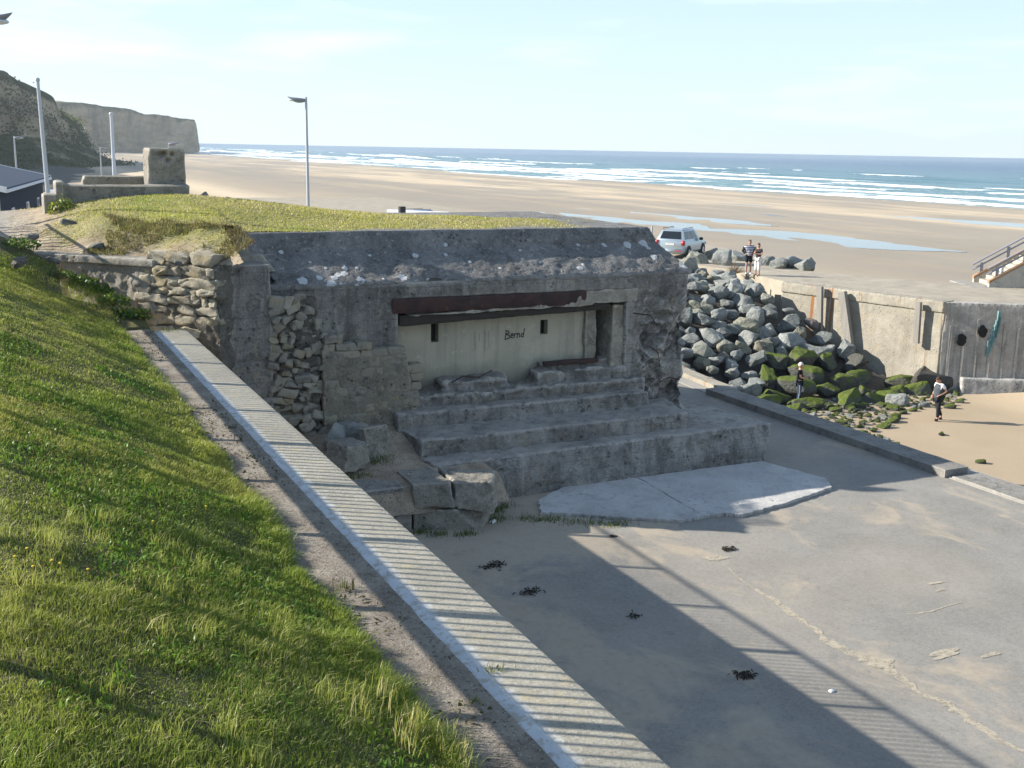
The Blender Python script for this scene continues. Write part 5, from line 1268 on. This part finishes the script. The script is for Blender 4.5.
for i, (a, b, s, n, lab) in enumerate([(492, 566, .22, 60, 'scattered brown seaweed on the shaded asphalt nearest the cracked block'), (530, 592, .20, 46, 'second scatter of dark seaweed on the shaded asphalt'), (613, 513+24, .07, 12, 'tiny dark scrap in the sun strip by the slab'), (637, 617, .14, 18, 'thin dark scrap on the shaded asphalt right of the scatters'), (744, 676, .15, 60, 'dark clump of seaweed at the edge of the striped sun strip'), (728, 550, .12, 40, 'small black clump of seaweed on the sunlit asphalt below the slab')]):
    p = atz(a, b, ASZ); bm = B(); rr_ = random.Random(i)
    for k in range(n):
        c = Vector((p.x+rr_.gauss(0, s*.5), p.y+rr_.gauss(0, s*.4), ASZ+.008+abs(rr_.gauss(0, .01)))); d = Vector((rr_.gauss(0, 1), rr_.gauss(0, 1), rr_.gauss(0, .25))).normalized(); l = rr_.uniform(.015, .045)
        tube(bm, [c-d*l, c+Vector((0, 0, .012)), c+d*l+Vector((rr_.gauss(0, .02), rr_.gauss(0, .02), 0))], [.006, .011, .004], 5)
    tag(obj('seaweed_clump', bm, M['weed']), lab, 'seaweed')

# ------------------------------------------------------------------ lamps and poles
def lamp(base, height, head_dir, size, lab, prad=.075, name='street_lamp', double=False):
    e = empty(name, base, math.atan2(head_dir.y, head_dir.x), lab, 'street lamp')
    bm = B(); tube(bm, [(0, 0, -.2), (0, 0, height*.5), (0, 0, height)], [prad, prad*.85, prad*.65], 10); obj('pole', bm, M['pole'], e)
    bm = B(); n = 14
    rows = []
    for k in range(n+1):      # shallow boat-shaped shell
        t = k/n; x = .04+size*t; hw = size*.22*math.sin(math.pi*(.12+.87*t))**.7
        z0 = height-.12*size+size*.16*t**3; tu = size*.07*math.sin(math.pi*(.15+.84*t)); td = size*.21*math.sin(math.pi*(.22+.77*t))
        rows.append([bm.verts.new((x, hw*math.cos(q_), z0+(tu if math.sin(q_) > 0 else td)*math.sin(q_))) for q_ in [2*math.pi*j/10 for j in range(10)]])
    for a, b in zip(rows, rows[1:]):
        for j in range(10): bm.faces.new([a[j], a[(j+1) % 10], b[(j+1) % 10], b[j]])
    bm.faces.new(rows[0][::-1]); bm.faces.new(rows[-1]); bmesh.ops.recalc_face_normals(bm, faces=bm.faces)
    h_ = obj('lamp_head', bm, M['lamphead'], e, True)
    bm = B(); bmesh.ops.create_uvsphere(bm, u_segments=12, v_segments=6, radius=1, matrix=Matrix.Translation((.04+size*.62, 0, height-.17*size)) @ Matrix.Diagonal((size*.30, size*.17, size*.07, 1)))
    obj('lens', bm, M['lampglass'], h_, True)
    return e
left = -r0; right = r0.copy()
p = atd(306, 97, 44); lamp((p.x, p.y, DZ), p.z-DZ, left, .74, 'grey street lamp with a boat-shaped head standing behind the middle of the grass mound')
p = atd(-32, 19, 25); lamp((p.x, p.y, 7.4), p.z-7.4+.12, right, .98, 'street lamp whose head alone pokes in at the top left corner')
p = atd(14, 136, 174); lamp((p.x, p.y, 3.5), p.z-3.5, right, 1.6, 'distant pale street lamp at the far left below the dark cliff', .16)
p = atd(100, 147, 190); lamp((p.x, p.y, 3.5), p.z-3.5, right, 1.2, 'small distant lamp left of the upright concrete block', .13)
p = atd(168.5, 142, 150); lamp((p.x, p.y, 3.5), p.z-3.5, right, 1.6, 'distant lamp whose head shows just above the upright concrete block', .10)
def mast(a, b, d, lab, rad, mat):
    p = atd(a, b, d); e = empty('flagpole', (p.x, p.y, DZ), 0, lab, 'pole')
    h = p.z-DZ; bm = B(); tube(bm, [(0, 0, -.2), (0, 0, h*.5), (0, 0, h)], [rad, rad*.85, rad*.6], 10); obj('pole', bm, mat, e)
    bm = B(); bmesh.ops.create_uvsphere(bm, u_segments=8, v_segments=6, radius=rad*.9, matrix=Matrix.Translation((0, 0, h))); obj('finial', bm, mat, e)
    return e
m_ = mast(43, 80, 37, 'tall bare grey flagpole at the left in front of the dark roof', .09, M['pole']); m_.rotation_euler = (0, R(-1.2), 0)
mast(111, 114, 75, 'shorter pale bare pole behind the low concrete walls on the mound', .15, M['polewhite'])

# ------------------------------------------------------------------ house behind the mound
hp, hq = Vector((.95, 66.0)), Vector((4.3, 88.0)); dH = (hq-hp).normalized(); nH = Vector((dH.y, -dH.x)); LH = (hq-hp).length
hs = empty('house', (hp.x, hp.y, DZ), math.atan2(dH.y, dH.x), 'low house with a slate blue roof and dark long wall at the left edge', 'house')
EV, RG, WD = 3.42, 4.25, 7.0
bm = B(); box(bm, .1, LH, .1, WD, -1, EV); obj('wall', bm, M['shadewall'], hs)
bm = B(); hexa(bm, [(0, 0, -1), (.12, 0, -1), (.12, WD, -1), (0, WD, -1)], [(0, 0, EV), (.12, 0, EV), (.12, WD, EV), (0, WD, EV)]); obj('gable_wall', bm, M['creamwall'], hs)
bm = B()
for s in (0, 1):
    ya, yb = (-.4, WD/2) if s == 0 else (WD+.4, WD/2)
    hexa(bm, [(-.4, ya, EV-.02), (LH+.4, ya, EV-.02), (LH+.4, yb, RG), (-.4, yb, RG)], [(-.4, ya, EV+.14), (LH+.4, ya, EV+.14), (LH+.4, yb, RG+.16), (-.4, yb, RG+.16)])
bmesh.ops.recalc_face_normals(bm, faces=bm.faces); rf = obj('roof', bm, M['slate'], hs)
bm = B()
for x_ in (-.43, LH+.38):
    hexa(bm, [(x_, -.45, EV-.12), (x_+.06, -.45, EV-.12), (x_+.06, WD/2, RG-.1), (x_, WD/2, RG-.1)], [(x_, -.45, EV+.2), (x_+.06, -.45, EV+.2), (x_+.06, WD/2, RG+.22), (x_, WD/2, RG+.22)])
bmesh.ops.recalc_face_normals(bm, faces=bm.faces); obj('bargeboard', bm, M['white'], rf)
bm = B(); box(bm, -.45, LH+.4, -.5, -.4, EV-.1, EV+.06); obj('gutter', bm, M['polewhite'], rf)
for x_ in (5, 12, 18):
    bm = B(); box(bm, x_, x_+1.2, .06, .12, .9, 2.2); wn = obj('window', bm, M['white'], hs)
    bm = B(); box(bm, x_+.08, x_+1.12, .03, .07, .98, 2.12); obj('pane', bm, M['glass'], wn)

# ------------------------------------------------------------------ cars
def make_car(paint, lab, loc, rz, van=False, group=None):
    e = empty('parked_car', loc, rz, lab, 'car', group)   # drives along +Y, tail at y = 0
    Lc, Wc, Hc = 4.35, .91, 1.66
    bm = B()
    st_ = [(0.0, .80, .42, 1.02), (.12, .88, .30, 1.04), (.9, .91, .26, 1.02), (2.2, .91, .26, .99), (3.1, .91, .26, .97), (3.9, .86, .30, .88), (4.25, .78, .34, .78), (4.35, .66, .40, .70)]
    rows = []
    for y, hw, z0, z1 in st_:
        sec = [(-hw*.9, z0), (-hw, z0+.14), (-hw, z1-.28), (-hw*.96, z1), (hw*.96, z1), (hw, z1-.28), (hw, z0+.14), (hw*.9, z0)]
        rows.append([bm.verts.new((x, y, z)) for x, z in sec])
    for a, b in zip(rows, rows[1:]):
        for j in range(8): bm.faces.new([a[j], a[(j+1) % 8], b[(j+1) % 8], b[j]])
    bm.faces.new(rows[0]); bm.faces.new(rows[-1][::-1])
    # greenhouse
    lo = [(-.86, .05, 1.0), (.86, .05, 1.0), (.87, 3.15, .95), (-.87, 3.15, .95)]; hi = [(-.66, .38, 1.60), (.66, .38, 1.60), (.66, 2.35, 1.62), (-.66, 2.35, 1.62)]
    hexa(bm, lo, hi); hexa(bm, [(x*.98, y, 1.595) for x, y, _ in hi], [(x*.82, y+(.18 if y < 1 else -.18), Hc) for x, y, _ in hi])
    bmesh.ops.recalc_face_normals(bm, faces=bm.faces); bevel(bm, .05, 2, 25)
    body = obj('body', bm, paint, e, True, 50)
    def panel(name, pts, mat, off=.012, parent=e):
        bm = B(); P_ = [Vector(q) for q in pts]; n_ = (P_[1]-P_[0]).cross(P_[2]-P_[0]).normalized()
        hexa(bm, [q-n_*.01 for q in P_], [q+n_*off for q in P_]); bmesh.ops.recalc_face_normals(bm, faces=bm.faces); return obj(name, bm, mat, parent)
    def lerp3(a, b, t): return tuple(a[i]*(1-t)+b[i]*t for i in range(3))
    def win(c0, c1, c2, c3, u0, u1, v0, v1):  # c0,c1 bottom; c3,c2 top
        f = lambda u, v: lerp3(lerp3(c0, c1, u), lerp3(c3, c2, u), v); return [f(u0, v0), f(u1, v0), f(u1, v1), f(u0, v1)]
    panel('rear_window', win(lo[0], lo[1], hi[1], hi[0], .10, .90, .22, .92), M['glass'])
    panel('windscreen', win(lo[2], lo[3], hi[3], hi[2], .07, .93, .08, .94), M['glass'])
    for a, b, c, d in ((lo[1], lo[2], hi[2], hi[1]), (lo[3], lo[0], hi[0], hi[3])):
        rng_ = ((.06, .20), (.225, .50), (.525, .86)) if a is lo[1] else ((.14, .475), (.50, .775), (.80, .94))
        for u0_, u1_ in rng_: panel('side_window', win(a, b, c, d, u0_, u1_, .18, .90), M['glass'])
    for s in (-1, 1):
        bm = B(); box(bm, s*.80-.10, s*.80+.10, -.045, .14, .80, 1.06); bevel(bm, .03, 2); obj('tail_lamp', bm, M['redlamp'], e, True)
        bm = B(); box(bm, s*.66-.16, s*.66+.16, 4.22, 4.33, .62, .76); obj('headlight', bm, M['lampglass'], e)
        bm = B(); bmesh.ops.create_uvsphere(bm, u_segments=10, v_segments=6, radius=.13, matrix=Matrix.Translation((s*1.0, 2.72, 1.04)) @ Matrix.Diagonal((1, .6, .75, 1))); obj('wing_mirror', bm, M['trim'], e, True)
        bm = B(); tube(bm, [(s*.6, .45, 1.66), (s*.6, .5, 1.72), (s*.6, 2.15, 1.72), (s*.6, 2.25, 1.66)], .018, 6); obj('roof_rail', bm, M['trim'], e)
        for y in (.82, 3.42):
            bm = B(); tube(bm, [(s*.80, y, .335), (s*.925, y, .335)], .415, 20); obj('wheel_arch', bm, M['trim'], e)
            bm = B(); tube(bm, [(s*.70, y, .335), (s*.73, y, .335), (s*.92, y, .335), (s*.945, y, .335)], [.30, .335, .335, .30], 22); wh = obj('wheel', bm, M['tyre'], e)
            bm = B(); tube(bm, [(s*.9, y, .335), (s*.955, y, .335)], [.215, .19], 16)
            obj('rim', bm, M['rim'], wh)
    bm = B(); box(bm, -.82, .82, -.06, .12, .34, .56); bevel(bm, .03, 2); obj('bumper', bm, paint if not van else M['trim'], e, True)
    panel('number_plate', [(-.27, -.004, .78), (.27, -.004, .78), (.27, -.004, .90), (-.27, -.004, .90)], M['plate'], .012)
    bm = B(); box(bm, .35, .75, -.075, .0, .44, .50); obj('reflector', bm, M['redlamp'], e)
    return e
pc = atz(669, 258.5, DZ); a_h = YAW+math.atan((676-512)/1100)+R(19)
car = make_car(M['carpaint'], 'silver four wheel drive car parked on the promenade beside the bunker roof, seen from behind', (pc.x, pc.y, DZ), -a_h)
p = atd(286, 203.5, 82); make_car(M['carblue'], 'blue parked car with only its roof showing above the mound left of the lamp', (p.x-1, p.y-2, p.z-1.72), R(20))
p = atd(422, 209.5, 92); make_car(M['carblue'], 'dark blue parked car showing its roof above the white beam', (p.x-1.5, p.y, p.z-1.70), R(-75))
p = atd(49, 188.5, 97); make_car(M['carblue'], 'blue car roof showing between the house and the concrete pillar', (p.x, p.y-2, p.z-1.66), R(-60))
pa, pb = atd(388, 209.5, 90), atd(449, 212.5, 88)
d_ = (pb-pa); bm = B(); L__ = d_.length
Mx = Matrix.Translation((pa.x, pa.y, 0)) @ Matrix.Rotation(math.atan2(d_.y, d_.x), 4, 'Z')
box(bm, 0, L__, -.22, .22, pa.z-.38, pa.z, Mx); bevel(bm, .04, 2); 
be = tag(obj('white_beam', bm, M['white']), 'long white barrier beam beyond the grass mound', 'barrier')
bm = B()
for t in (.1, .9): box(bm, L__*t-.12, L__*t+.12, -.15, .15, DZ, pa.z-.37, Mx)
obj('support', bm, M['conc_kerb'], be)
for (a, b, d, w_, lab) in [(402, 206.5, 84, .22, 'dark bollard top just above the white beam'), (301, 206.5, 60, .22, 'dark box at the foot of the street lamp behind the mound'), (467, 213, 70, .14, 'small dark post top at the right end of the beam')]:
    p = atd(a, b, d); bm = B(); box(bm, p.x-w_, p.x+w_, p.y-w_, p.y+w_, DZ, p.z); bevel(bm, .05, 2); tag(obj('bollard', bm, M['trim']), lab, 'bollard')
p = atz(653, 234, 5.6); 
pp_ = atd(652, 226, 55); bm = B(); tube(bm, [(pp_.x, pp_.y, DZ), (pp_.x, pp_.y, pp_.z)], .05, 8); tag(obj('marker_post', bm, M['pole']), 'thin grey post between bunker roof and silver car', 'post')
# dry shrub among the rocks
p = atz(735, 273, DZ); bm = B(); rr_ = random.Random(4)
for k in range(120):
    d = Vector((rr_.gauss(0, 1), rr_.gauss(0, 1), abs(rr_.gauss(.5, .5)))).normalized(); l = rr_.uniform(.3, .75)
    tube(bm, [(p.x, p.y, DZ-.05), p+d*l*.6+Vector((0, 0, .05)), p+d*l], [.012, .008, .004], 4, False)
tag(obj('dry_shrub', bm, plain('dry_twigs', (.20, .15, .10), .95)), 'brown dry shrub growing at the top of the rocks left of the couple', 'shrub')

# ------------------------------------------------------------------ people
def skin_mesh(verts, edges, rad, root=0, sub=2):
    bm = B(); lay = bm.verts.layers.skin.verify(); vs = [bm.verts.new(v) for v in verts]
    for a, b in edges: bm.edges.new((vs[a], vs[b]))
    for v, r_ in zip(vs, rad):
        v[lay].radius = (r_, r_) if not hasattr(r_, '__len__') else r_
    vs[root][lay].use_root = True
    me = bpy.data.meshes.new('tmp'); bm.to_mesh(me); bm.free()
    o = bpy.data.objects.new('tmp', me); COL.objects.link(o); o.modifiers.new('s', 'SKIN').use_smooth_shade = True
    s_ = o.modifiers.new('u', 'SUBSURF'); s_.levels = sub; s_.render_levels = sub
    m2 = bpy.data.meshes.new_from_object(o.evaluated_get(bpy.context.evaluated_depsgraph_get())); bpy.data.objects.remove(o); bpy.data.meshes.remove(me)
    return m2
def person(loc, face, H, J, lab, shirt, legs, hair, hairstyle='short', sleeve='short', leglen='long', extra=None, shoe=(.05, .05, .05), build=1.0, skin=None):
    """J: joint positions for a figure 1.75 m tall that looks along -Y; face: direction it looks"""
    k = H/1.75; e = empty('person', loc, math.atan2(face.y, face.x)+math.pi/2, lab, 'person'); e.scale = (k, k, k)
    j = dict(pel=(0, 0, .94), waist=(0, .005, 1.08), chest=(0, .0, 1.28), neck=(0, .015, 1.46), head=(0, -.005, 1.60),
             shL=(.185, .01, 1.40), shR=(-.185, .01, 1.40), hipL=(.09, 0, .90), hipR=(-.09, 0, .90))
    j.update(J); V, E_, Rr, ix = [], [], [], {}
    def add(n_, p_, r_, par=None):
        ix[n_] = len(V); V.append(Vector(p_)); Rr.append(r_)
        if par is not None: E_.append((ix[par], ix[n_]))
    b = build
    add('pel', j['pel'], .135*b); add('waist', j['waist'], .125*b, 'pel'); add('chest', j['chest'], .15*b, 'waist'); add('neck', j['neck'], .058, 'chest'); add('skull', Vector(j['neck']).lerp(Vector(j['head']), .6), .055, 'neck')
    for s in 'LR':
        add('sh'+s, j['sh'+s], .062, 'chest'); add('el'+s, j['el'+s], .043, 'sh'+s); add('wr'+s, j['wr'+s], .030, 'el'+s)
        add('hip'+s, j['hip'+s], .095*b, 'pel'); add('kn'+s, j['kn'+s], .060, 'hip'+s); add('an'+s, j['an'+s], .042, 'kn'+s); add('toe'+s, j['toe'+s], .022, 'an'+s)
        w_, el = Vector(j['wr'+s]), Vector(j['el'+s]); d = (w_-el).normalized(); sd = d.cross(Vector((0, 0, 1)) if abs(d.z) < .8 else Vector((0, 1, 0))).normalized(); nn_ = sd.cross(d)
        add('palm'+s, w_+d*.06, .032, 'wr'+s)
        for f in range(4):
            o = sd*(f-1.5)*.021; ln = (.058, .068, .064, .048)[f]
            add(f'f{f}a'+s, w_+d*.10+o, .0095, 'palm'+s); add(f'f{f}b'+s, w_+d*(.10+ln*.6)+o+nn_*.012, .0085, f'f{f}a'+s); add(f'f{f}c'+s, w_+d*(.10+ln*.9)+o+nn_*.032, .0075, f'f{f}b'+s)
        add('th1'+s, w_+d*.055+sd*.045, .0105, 'palm'+s); add('th2'+s, w_+d*.095+sd*.060+nn_*.012, .009, 'th1'+s)
    me = skin_mesh(V, E_, Rr, 0, 2)
    # head with face, merged into the same mesh
    bm = B(); bm.from_mesh(me); bpy.data.meshes.remove(me)
    hd = B(); bmesh.ops.create_uvsphere(hd, u_segments=20, v_segments=14, radius=1)
    tilt = j.get('tilt', 0.0); turn = j.get('turn', 0.0); Mh = Matrix.Translation(j['head']) @ Matrix.Rotation(turn, 4, 'Z') @ Matrix.Rotation(tilt, 4, 'X')
    for v in hd.verts:
        x, y, z = v.co; jaw = 1-.22*max(0, -z); v.co = (x*.078*jaw, y*.098*(1-.08*max(0, -z)), z*.118)
        if v.co.y < 0:
            f = math.exp(-((v.co.x/.016)**2))
            v.co.y -= .020*f*math.exp(-((v.co.z+.012)/.022)**2); v.co.y += .008*math.exp(-(((abs(v.co.x)-.032)/.014)**2+((v.co.z-.012)/.012)**2)); v.co.y -= .005*f*math.exp(-((v.co.z+.052)/.01)**2)
    for s in (-1, 1):
        bmesh.ops.create_uvsphere(hd, u_segments=8, v_segments=6, radius=1, matrix=Matrix.Translation((s*.079, .008, -.008)) @ Matrix.Diagonal((.012, .02, .032, 1)))
    bmesh.ops.transform(hd, matrix=Mh, verts=hd.verts); t_ = bpy.data.meshes.new('t'); hd.to_mesh(t_); hd.free(); bm.from_mesh(t_); bpy.data.meshes.remove(t_)
    body = obj('body', bm, skin or M['skin'], e, True)
    bm = B()
    for s in (-1, 1): bmesh.ops.create_uvsphere(bm, u_segments=8, v_segments=6, radius=.010, matrix=Mh @ Matrix.Translation((s*.032, -.083, .012)))
    obj('eyes', bm, M['trim'], e)
    # hair shell
    bm = B(); bmesh.ops.create_uvsphere(bm, u_segments=18, v_segments=12, radius=1)
    hr = random.Random(9)
    for v in bm.verts:
        x, y, z = v.co; low = -.25 if hairstyle == 'short' else -.95
        g = 1.0+hr.uniform(-.04, .05); v.co = (x*.088*g, y*.108*g+.012, max(z, low if y > -.1 else .35)*.130*g+.008)
    bmesh.ops.transform(bm, matrix=Mh, verts=bm.verts); obj('hair', bm, hair, body, True)
    # clothing
    def cloth_skin(names, edges, rad, mat, nm, sub=2):
        m_ = skin_mesh([Vector(j[n_]) if isinstance(n_, str) else Vector(n_) for n_ in names], edges, rad, 0, sub); return obj(nm, m_, mat, e, True)
    def mid(a, b_, t): return Vector(j[a]).lerp(Vector(j[b_]), t)
    sl = 1.0 if sleeve == 'long' else .62
    cloth_skin(['waist', (Vector(j['pel'])+Vector((0, 0, -.03))), 'chest', mid('chest', 'neck', .72), 'shL', mid('shL', 'elL', sl), 'shR', mid('shR', 'elR', sl)]+([mid('elL', 'wrL', .9), mid('elR', 'wrR', .9)] if sleeve == 'long' else []),
               [(0, 1), (0, 2), (2, 3), (2, 4), (4, 5), (2, 6), (6, 7)]+([(5, 8), (7, 9)] if sleeve == 'long' else []), [.142*b, .15*b, .165*b, .085, .078, .062, .078, .062]+([.045, .045] if sleeve == 'long' else []), shirt, 'shirt')
    lt_ = {'long': .93, 'knee': None, 'crop': .62}[leglen]
    pts_ = [Vector(j['pel']), 'hipL', 'hipR']; ed = [(0, 1), (0, 2)]; ra = [.142*b, .105*b, .105*b]
    for s, i0 in (('L', 1), ('R', 2)):
        if leglen == 'knee': pts_.append(mid('hip'+s, 'kn'+s, .82)); ed.append((i0, len(pts_)-1)); ra.append(.092)
        else:
            pts_.append('kn'+s); ed.append((i0, len(pts_)-1)); ra.append(.078 if leglen == 'long' else .085); pts_.append(mid('kn'+s, 'an'+s, lt_)); ed.append((len(pts_)-2, len(pts_)-1)); ra.append(.062 if leglen == 'long' else .085)
    cloth_skin(pts_, ed, ra, legs, 'shorts' if leglen == 'knee' else 'trousers')
    sm = cloth('shoe_leather', shoe)
    for s in 'LR':
        a, t = Vector(j['an'+s]), Vector(j['toe'+s]); hl = a+(a-t)*.28; hl.z = t.z
        m_ = skin_mesh([hl, hl.lerp(t, .5)+Vector((0, 0, .012)), t], [(0, 1), (1, 2)], [.054, .056, .050], 0, 2); obj('shoe', m_, sm, e, True)
    if extra: extra(e, j, cloth_skin, mid)
    return e
base = dict(elL=(.25, .03, 1.13), wrL=(.26, -.04, .90), elR=(-.25, .03, 1.13), wrR=(-.26, -.04, .90), knL=(.10, -.02, .50), anL=(.11, .02, .09), toeL=(.125, -.13, .045), knR=(-.10, -.02, .50), anR=(-.11, .02, .09), toeR=(-.125, -.13, .045))
def tocam(p): v = Vector((EYE.x-p.x, EYE.y-p.y, 0)); return v.normalized()
# striped man
dark = cloth('dark_jacket', (.025, .028, .04)); strp = m_stripe()
def jacket(e, j, cs, mid):
    for s, q in (('L', 1), ('R', -1)):
        cs(['sh'+s, 'el'+s, mid('el'+s, 'wr'+s, .92), Vector(j['chest'])+Vector((q*.12, .02, 0)), Vector(j['waist'])+Vector((q*.13, .02, -.06))], [(0, 1), (1, 2), (0, 3), (3, 4)], [.088, .068, .054, .125, .115], dark, 'jacket')
p = atz(748, 274.5, DZ); J = dict(base); J.update(elL=(.33, .10, 1.15), wrL=(.17, -.05, 1.02), elR=(-.33, .10, 1.15), wrR=(-.17, -.05, 1.02))
person(p, (tocam(p)+r0*.15).normalized(), 1.80, J, 'man in striped shirt, dark open jacket and black shorts, hands on hips', strp, cloth('black_shorts', (.02, .02, .025)), cloth('grey_brown_hair', (.12, .09, .07)), 'short', 'short', 'knee', jacket, (.75, .75, .78))
# woman
p = atz(757, 275.5, DZ); J = dict(base); J.update(elL=(.24, -.04, 1.14), wrL=(.03, -.20, 1.18), elR=(-.24, -.04, 1.14), wrR=(-.05, -.17, 1.30), turn=.4)
person(p, (tocam(p)-r0*.9).normalized(), 1.66, J, 'woman with dark brown hair, dark top and white cropped trousers beside the striped man', cloth('charcoal_top', (.045, .04, .045)), cloth('white_trousers', (.72, .70, .68)), cloth('brown_hair', (.06, .03, .02)), 'long', 'short', 'crop', None, (.35, .22, .15), .95)
# white haired man on the rocks
p = atz(798, 404, .1); J = dict(base); J.update(elL=(.23, -.02, 1.14), wrL=(.10, -.24, 1.10), elR=(-.23, -.02, 1.14), wrR=(-.06, -.25, 1.10), tilt=.25)
def hold(e, j, cs, mid):
    bm = B(); box(bm, -.07, .09, -.375, -.345, 1.07, 1.16); bevel(bm, .008, 2); o = tag(obj('camera', bm, M['trim']), 'small dark camera held by the white haired man', 'camera'); o.location = e.location; o.rotation_euler = e.rotation_euler; o.scale = e.scale
    cs([Vector(j['hipR'])+Vector((-.05, 0, -.05)), Vector(j['knR'])+Vector((-.035, 0, 0)), Vector(j['anR'])+Vector((-.022, 0, .05))], [(0, 1), (1, 2)], [.050, .045, .040], cloth('pale_blue_stripe', (.34, .45, .62)), 'side_stripe')
    for o_ in e.children:
        if o_.name.startswith('side_stripe'): o_['label'] = 'pale blue stripe down the trouser leg'
person(p, (r0*.95+Vector((0, -.25, 0))).normalized(), 1.74, J, 'white haired man in black T-shirt and side-striped trousers among the green rocks', cloth('black_tshirt', (.014, .014, .017)), cloth('navy_trousers', (.03, .035, .06)), cloth('white_hair', (.62, .60, .58)), 'short', 'short', 'long', hold)
# man in the vest on the sand
p = atz(936, 420.5, .02); J = dict(base)
J.update(elL=(.26, .14, 1.18), wrL=(.17, -.07, 1.03), elR=(-.24, .0, 1.14), wrR=(-.17, -.13, .97), knL=(.09, -.03, .50), anL=(.09, -.02, .09), toeL=(.10, -.17, .045), knR=(-.09, .10, .50), anR=(-.09, .30, .12), toeR=(-.09, .17, .045), b=1.12, tilt=.55, head=(0, -.06, 1.585), neck=(0, -.01, 1.46))
def vest(e, j, cs, mid):
    cs(['waist', Vector(j['pel'])+Vector((0, 0, .0)), 'chest', mid('chest', 'neck', .7), Vector(j['shL'])*1.0, Vector(j['shR'])*1.0], [(0, 1), (0, 2), (2, 3), (2, 4), (2, 5)], [.170*j['b'], .165*j['b'], .205*j['b'], .115, .088, .088], cloth('grey_vest', (.075, .085, .10)), 'vest')
person(p, (-r0*.9+tocam(p)*.35).normalized(), 1.77, J, 'man in grey vest and dark trousers with bowed head standing on the sand', cloth('white_tshirt', (.72, .72, .75)), cloth('dark_trousers', (.022, .024, .03)), cloth('dark_brown_hair', (.07, .045, .035)), 'short', 'short', 'long', vest, (.05, .045, .045), 1.12)

# scrub growing on the near valley side
co2 = np.array([v.co for v in bpy.data.objects['valley_cliff'].data.vertices]); co2 = co2[(co2[:, 1] < 640) & (co2[:, 0] > -60)]
pk = co2[rng.integers(0, len(co2), 60000)]+rng.normal(0, 2.6, (60000, 3))*np.array([1, 1, .1]); cl = fbm(pk, .035, 4, 301)+.25*fbm(pk, .2, 2, 302); kk = (cl > .02) & (pk[:, 2] < 34+6*cl)
pk = pk[kk]; n = len(pk)
me = blades('scrub', pk+np.c_[np.zeros(n), np.zeros(n), np.full(n, -.4)], rng.uniform(.4, 1.1, n), rng.uniform(.5, 1.1, n), np.array([.075, .075, .034])*rng.uniform(.5, 1.6, (n, 1)), .5)
tag(obj('scrub', me, M['grass']), kind='stuff')

# ------------------------------------------------------------------ air
HAZE = 0.00015
if HAZE:
    bm = B(); box(bm, -1600, 2600, -800, 2600, -8.5, 75)
    hz = obj('haze', bm); tag(hz, kind='stuff')
    hm = bpy.data.materials.new('haze_air'); hm.use_nodes = True; t_ = hm.node_tree; t_.nodes.clear()
    o_ = t_.nodes.new('ShaderNodeOutputMaterial'); v_ = t_.nodes.new('ShaderNodeVolumePrincipled')
    v_.inputs['Color'].default_value = (.78, .89, 1, 1); v_.inputs['Density'].default_value = HAZE; v_.inputs['Anisotropy'].default_value = .2
    t_.links.new(v_.outputs[0], o_.inputs['Volume']); hz.data.materials.append(hm)
for o in bpy.data.objects:      # every top-level thing says what it is
    pass
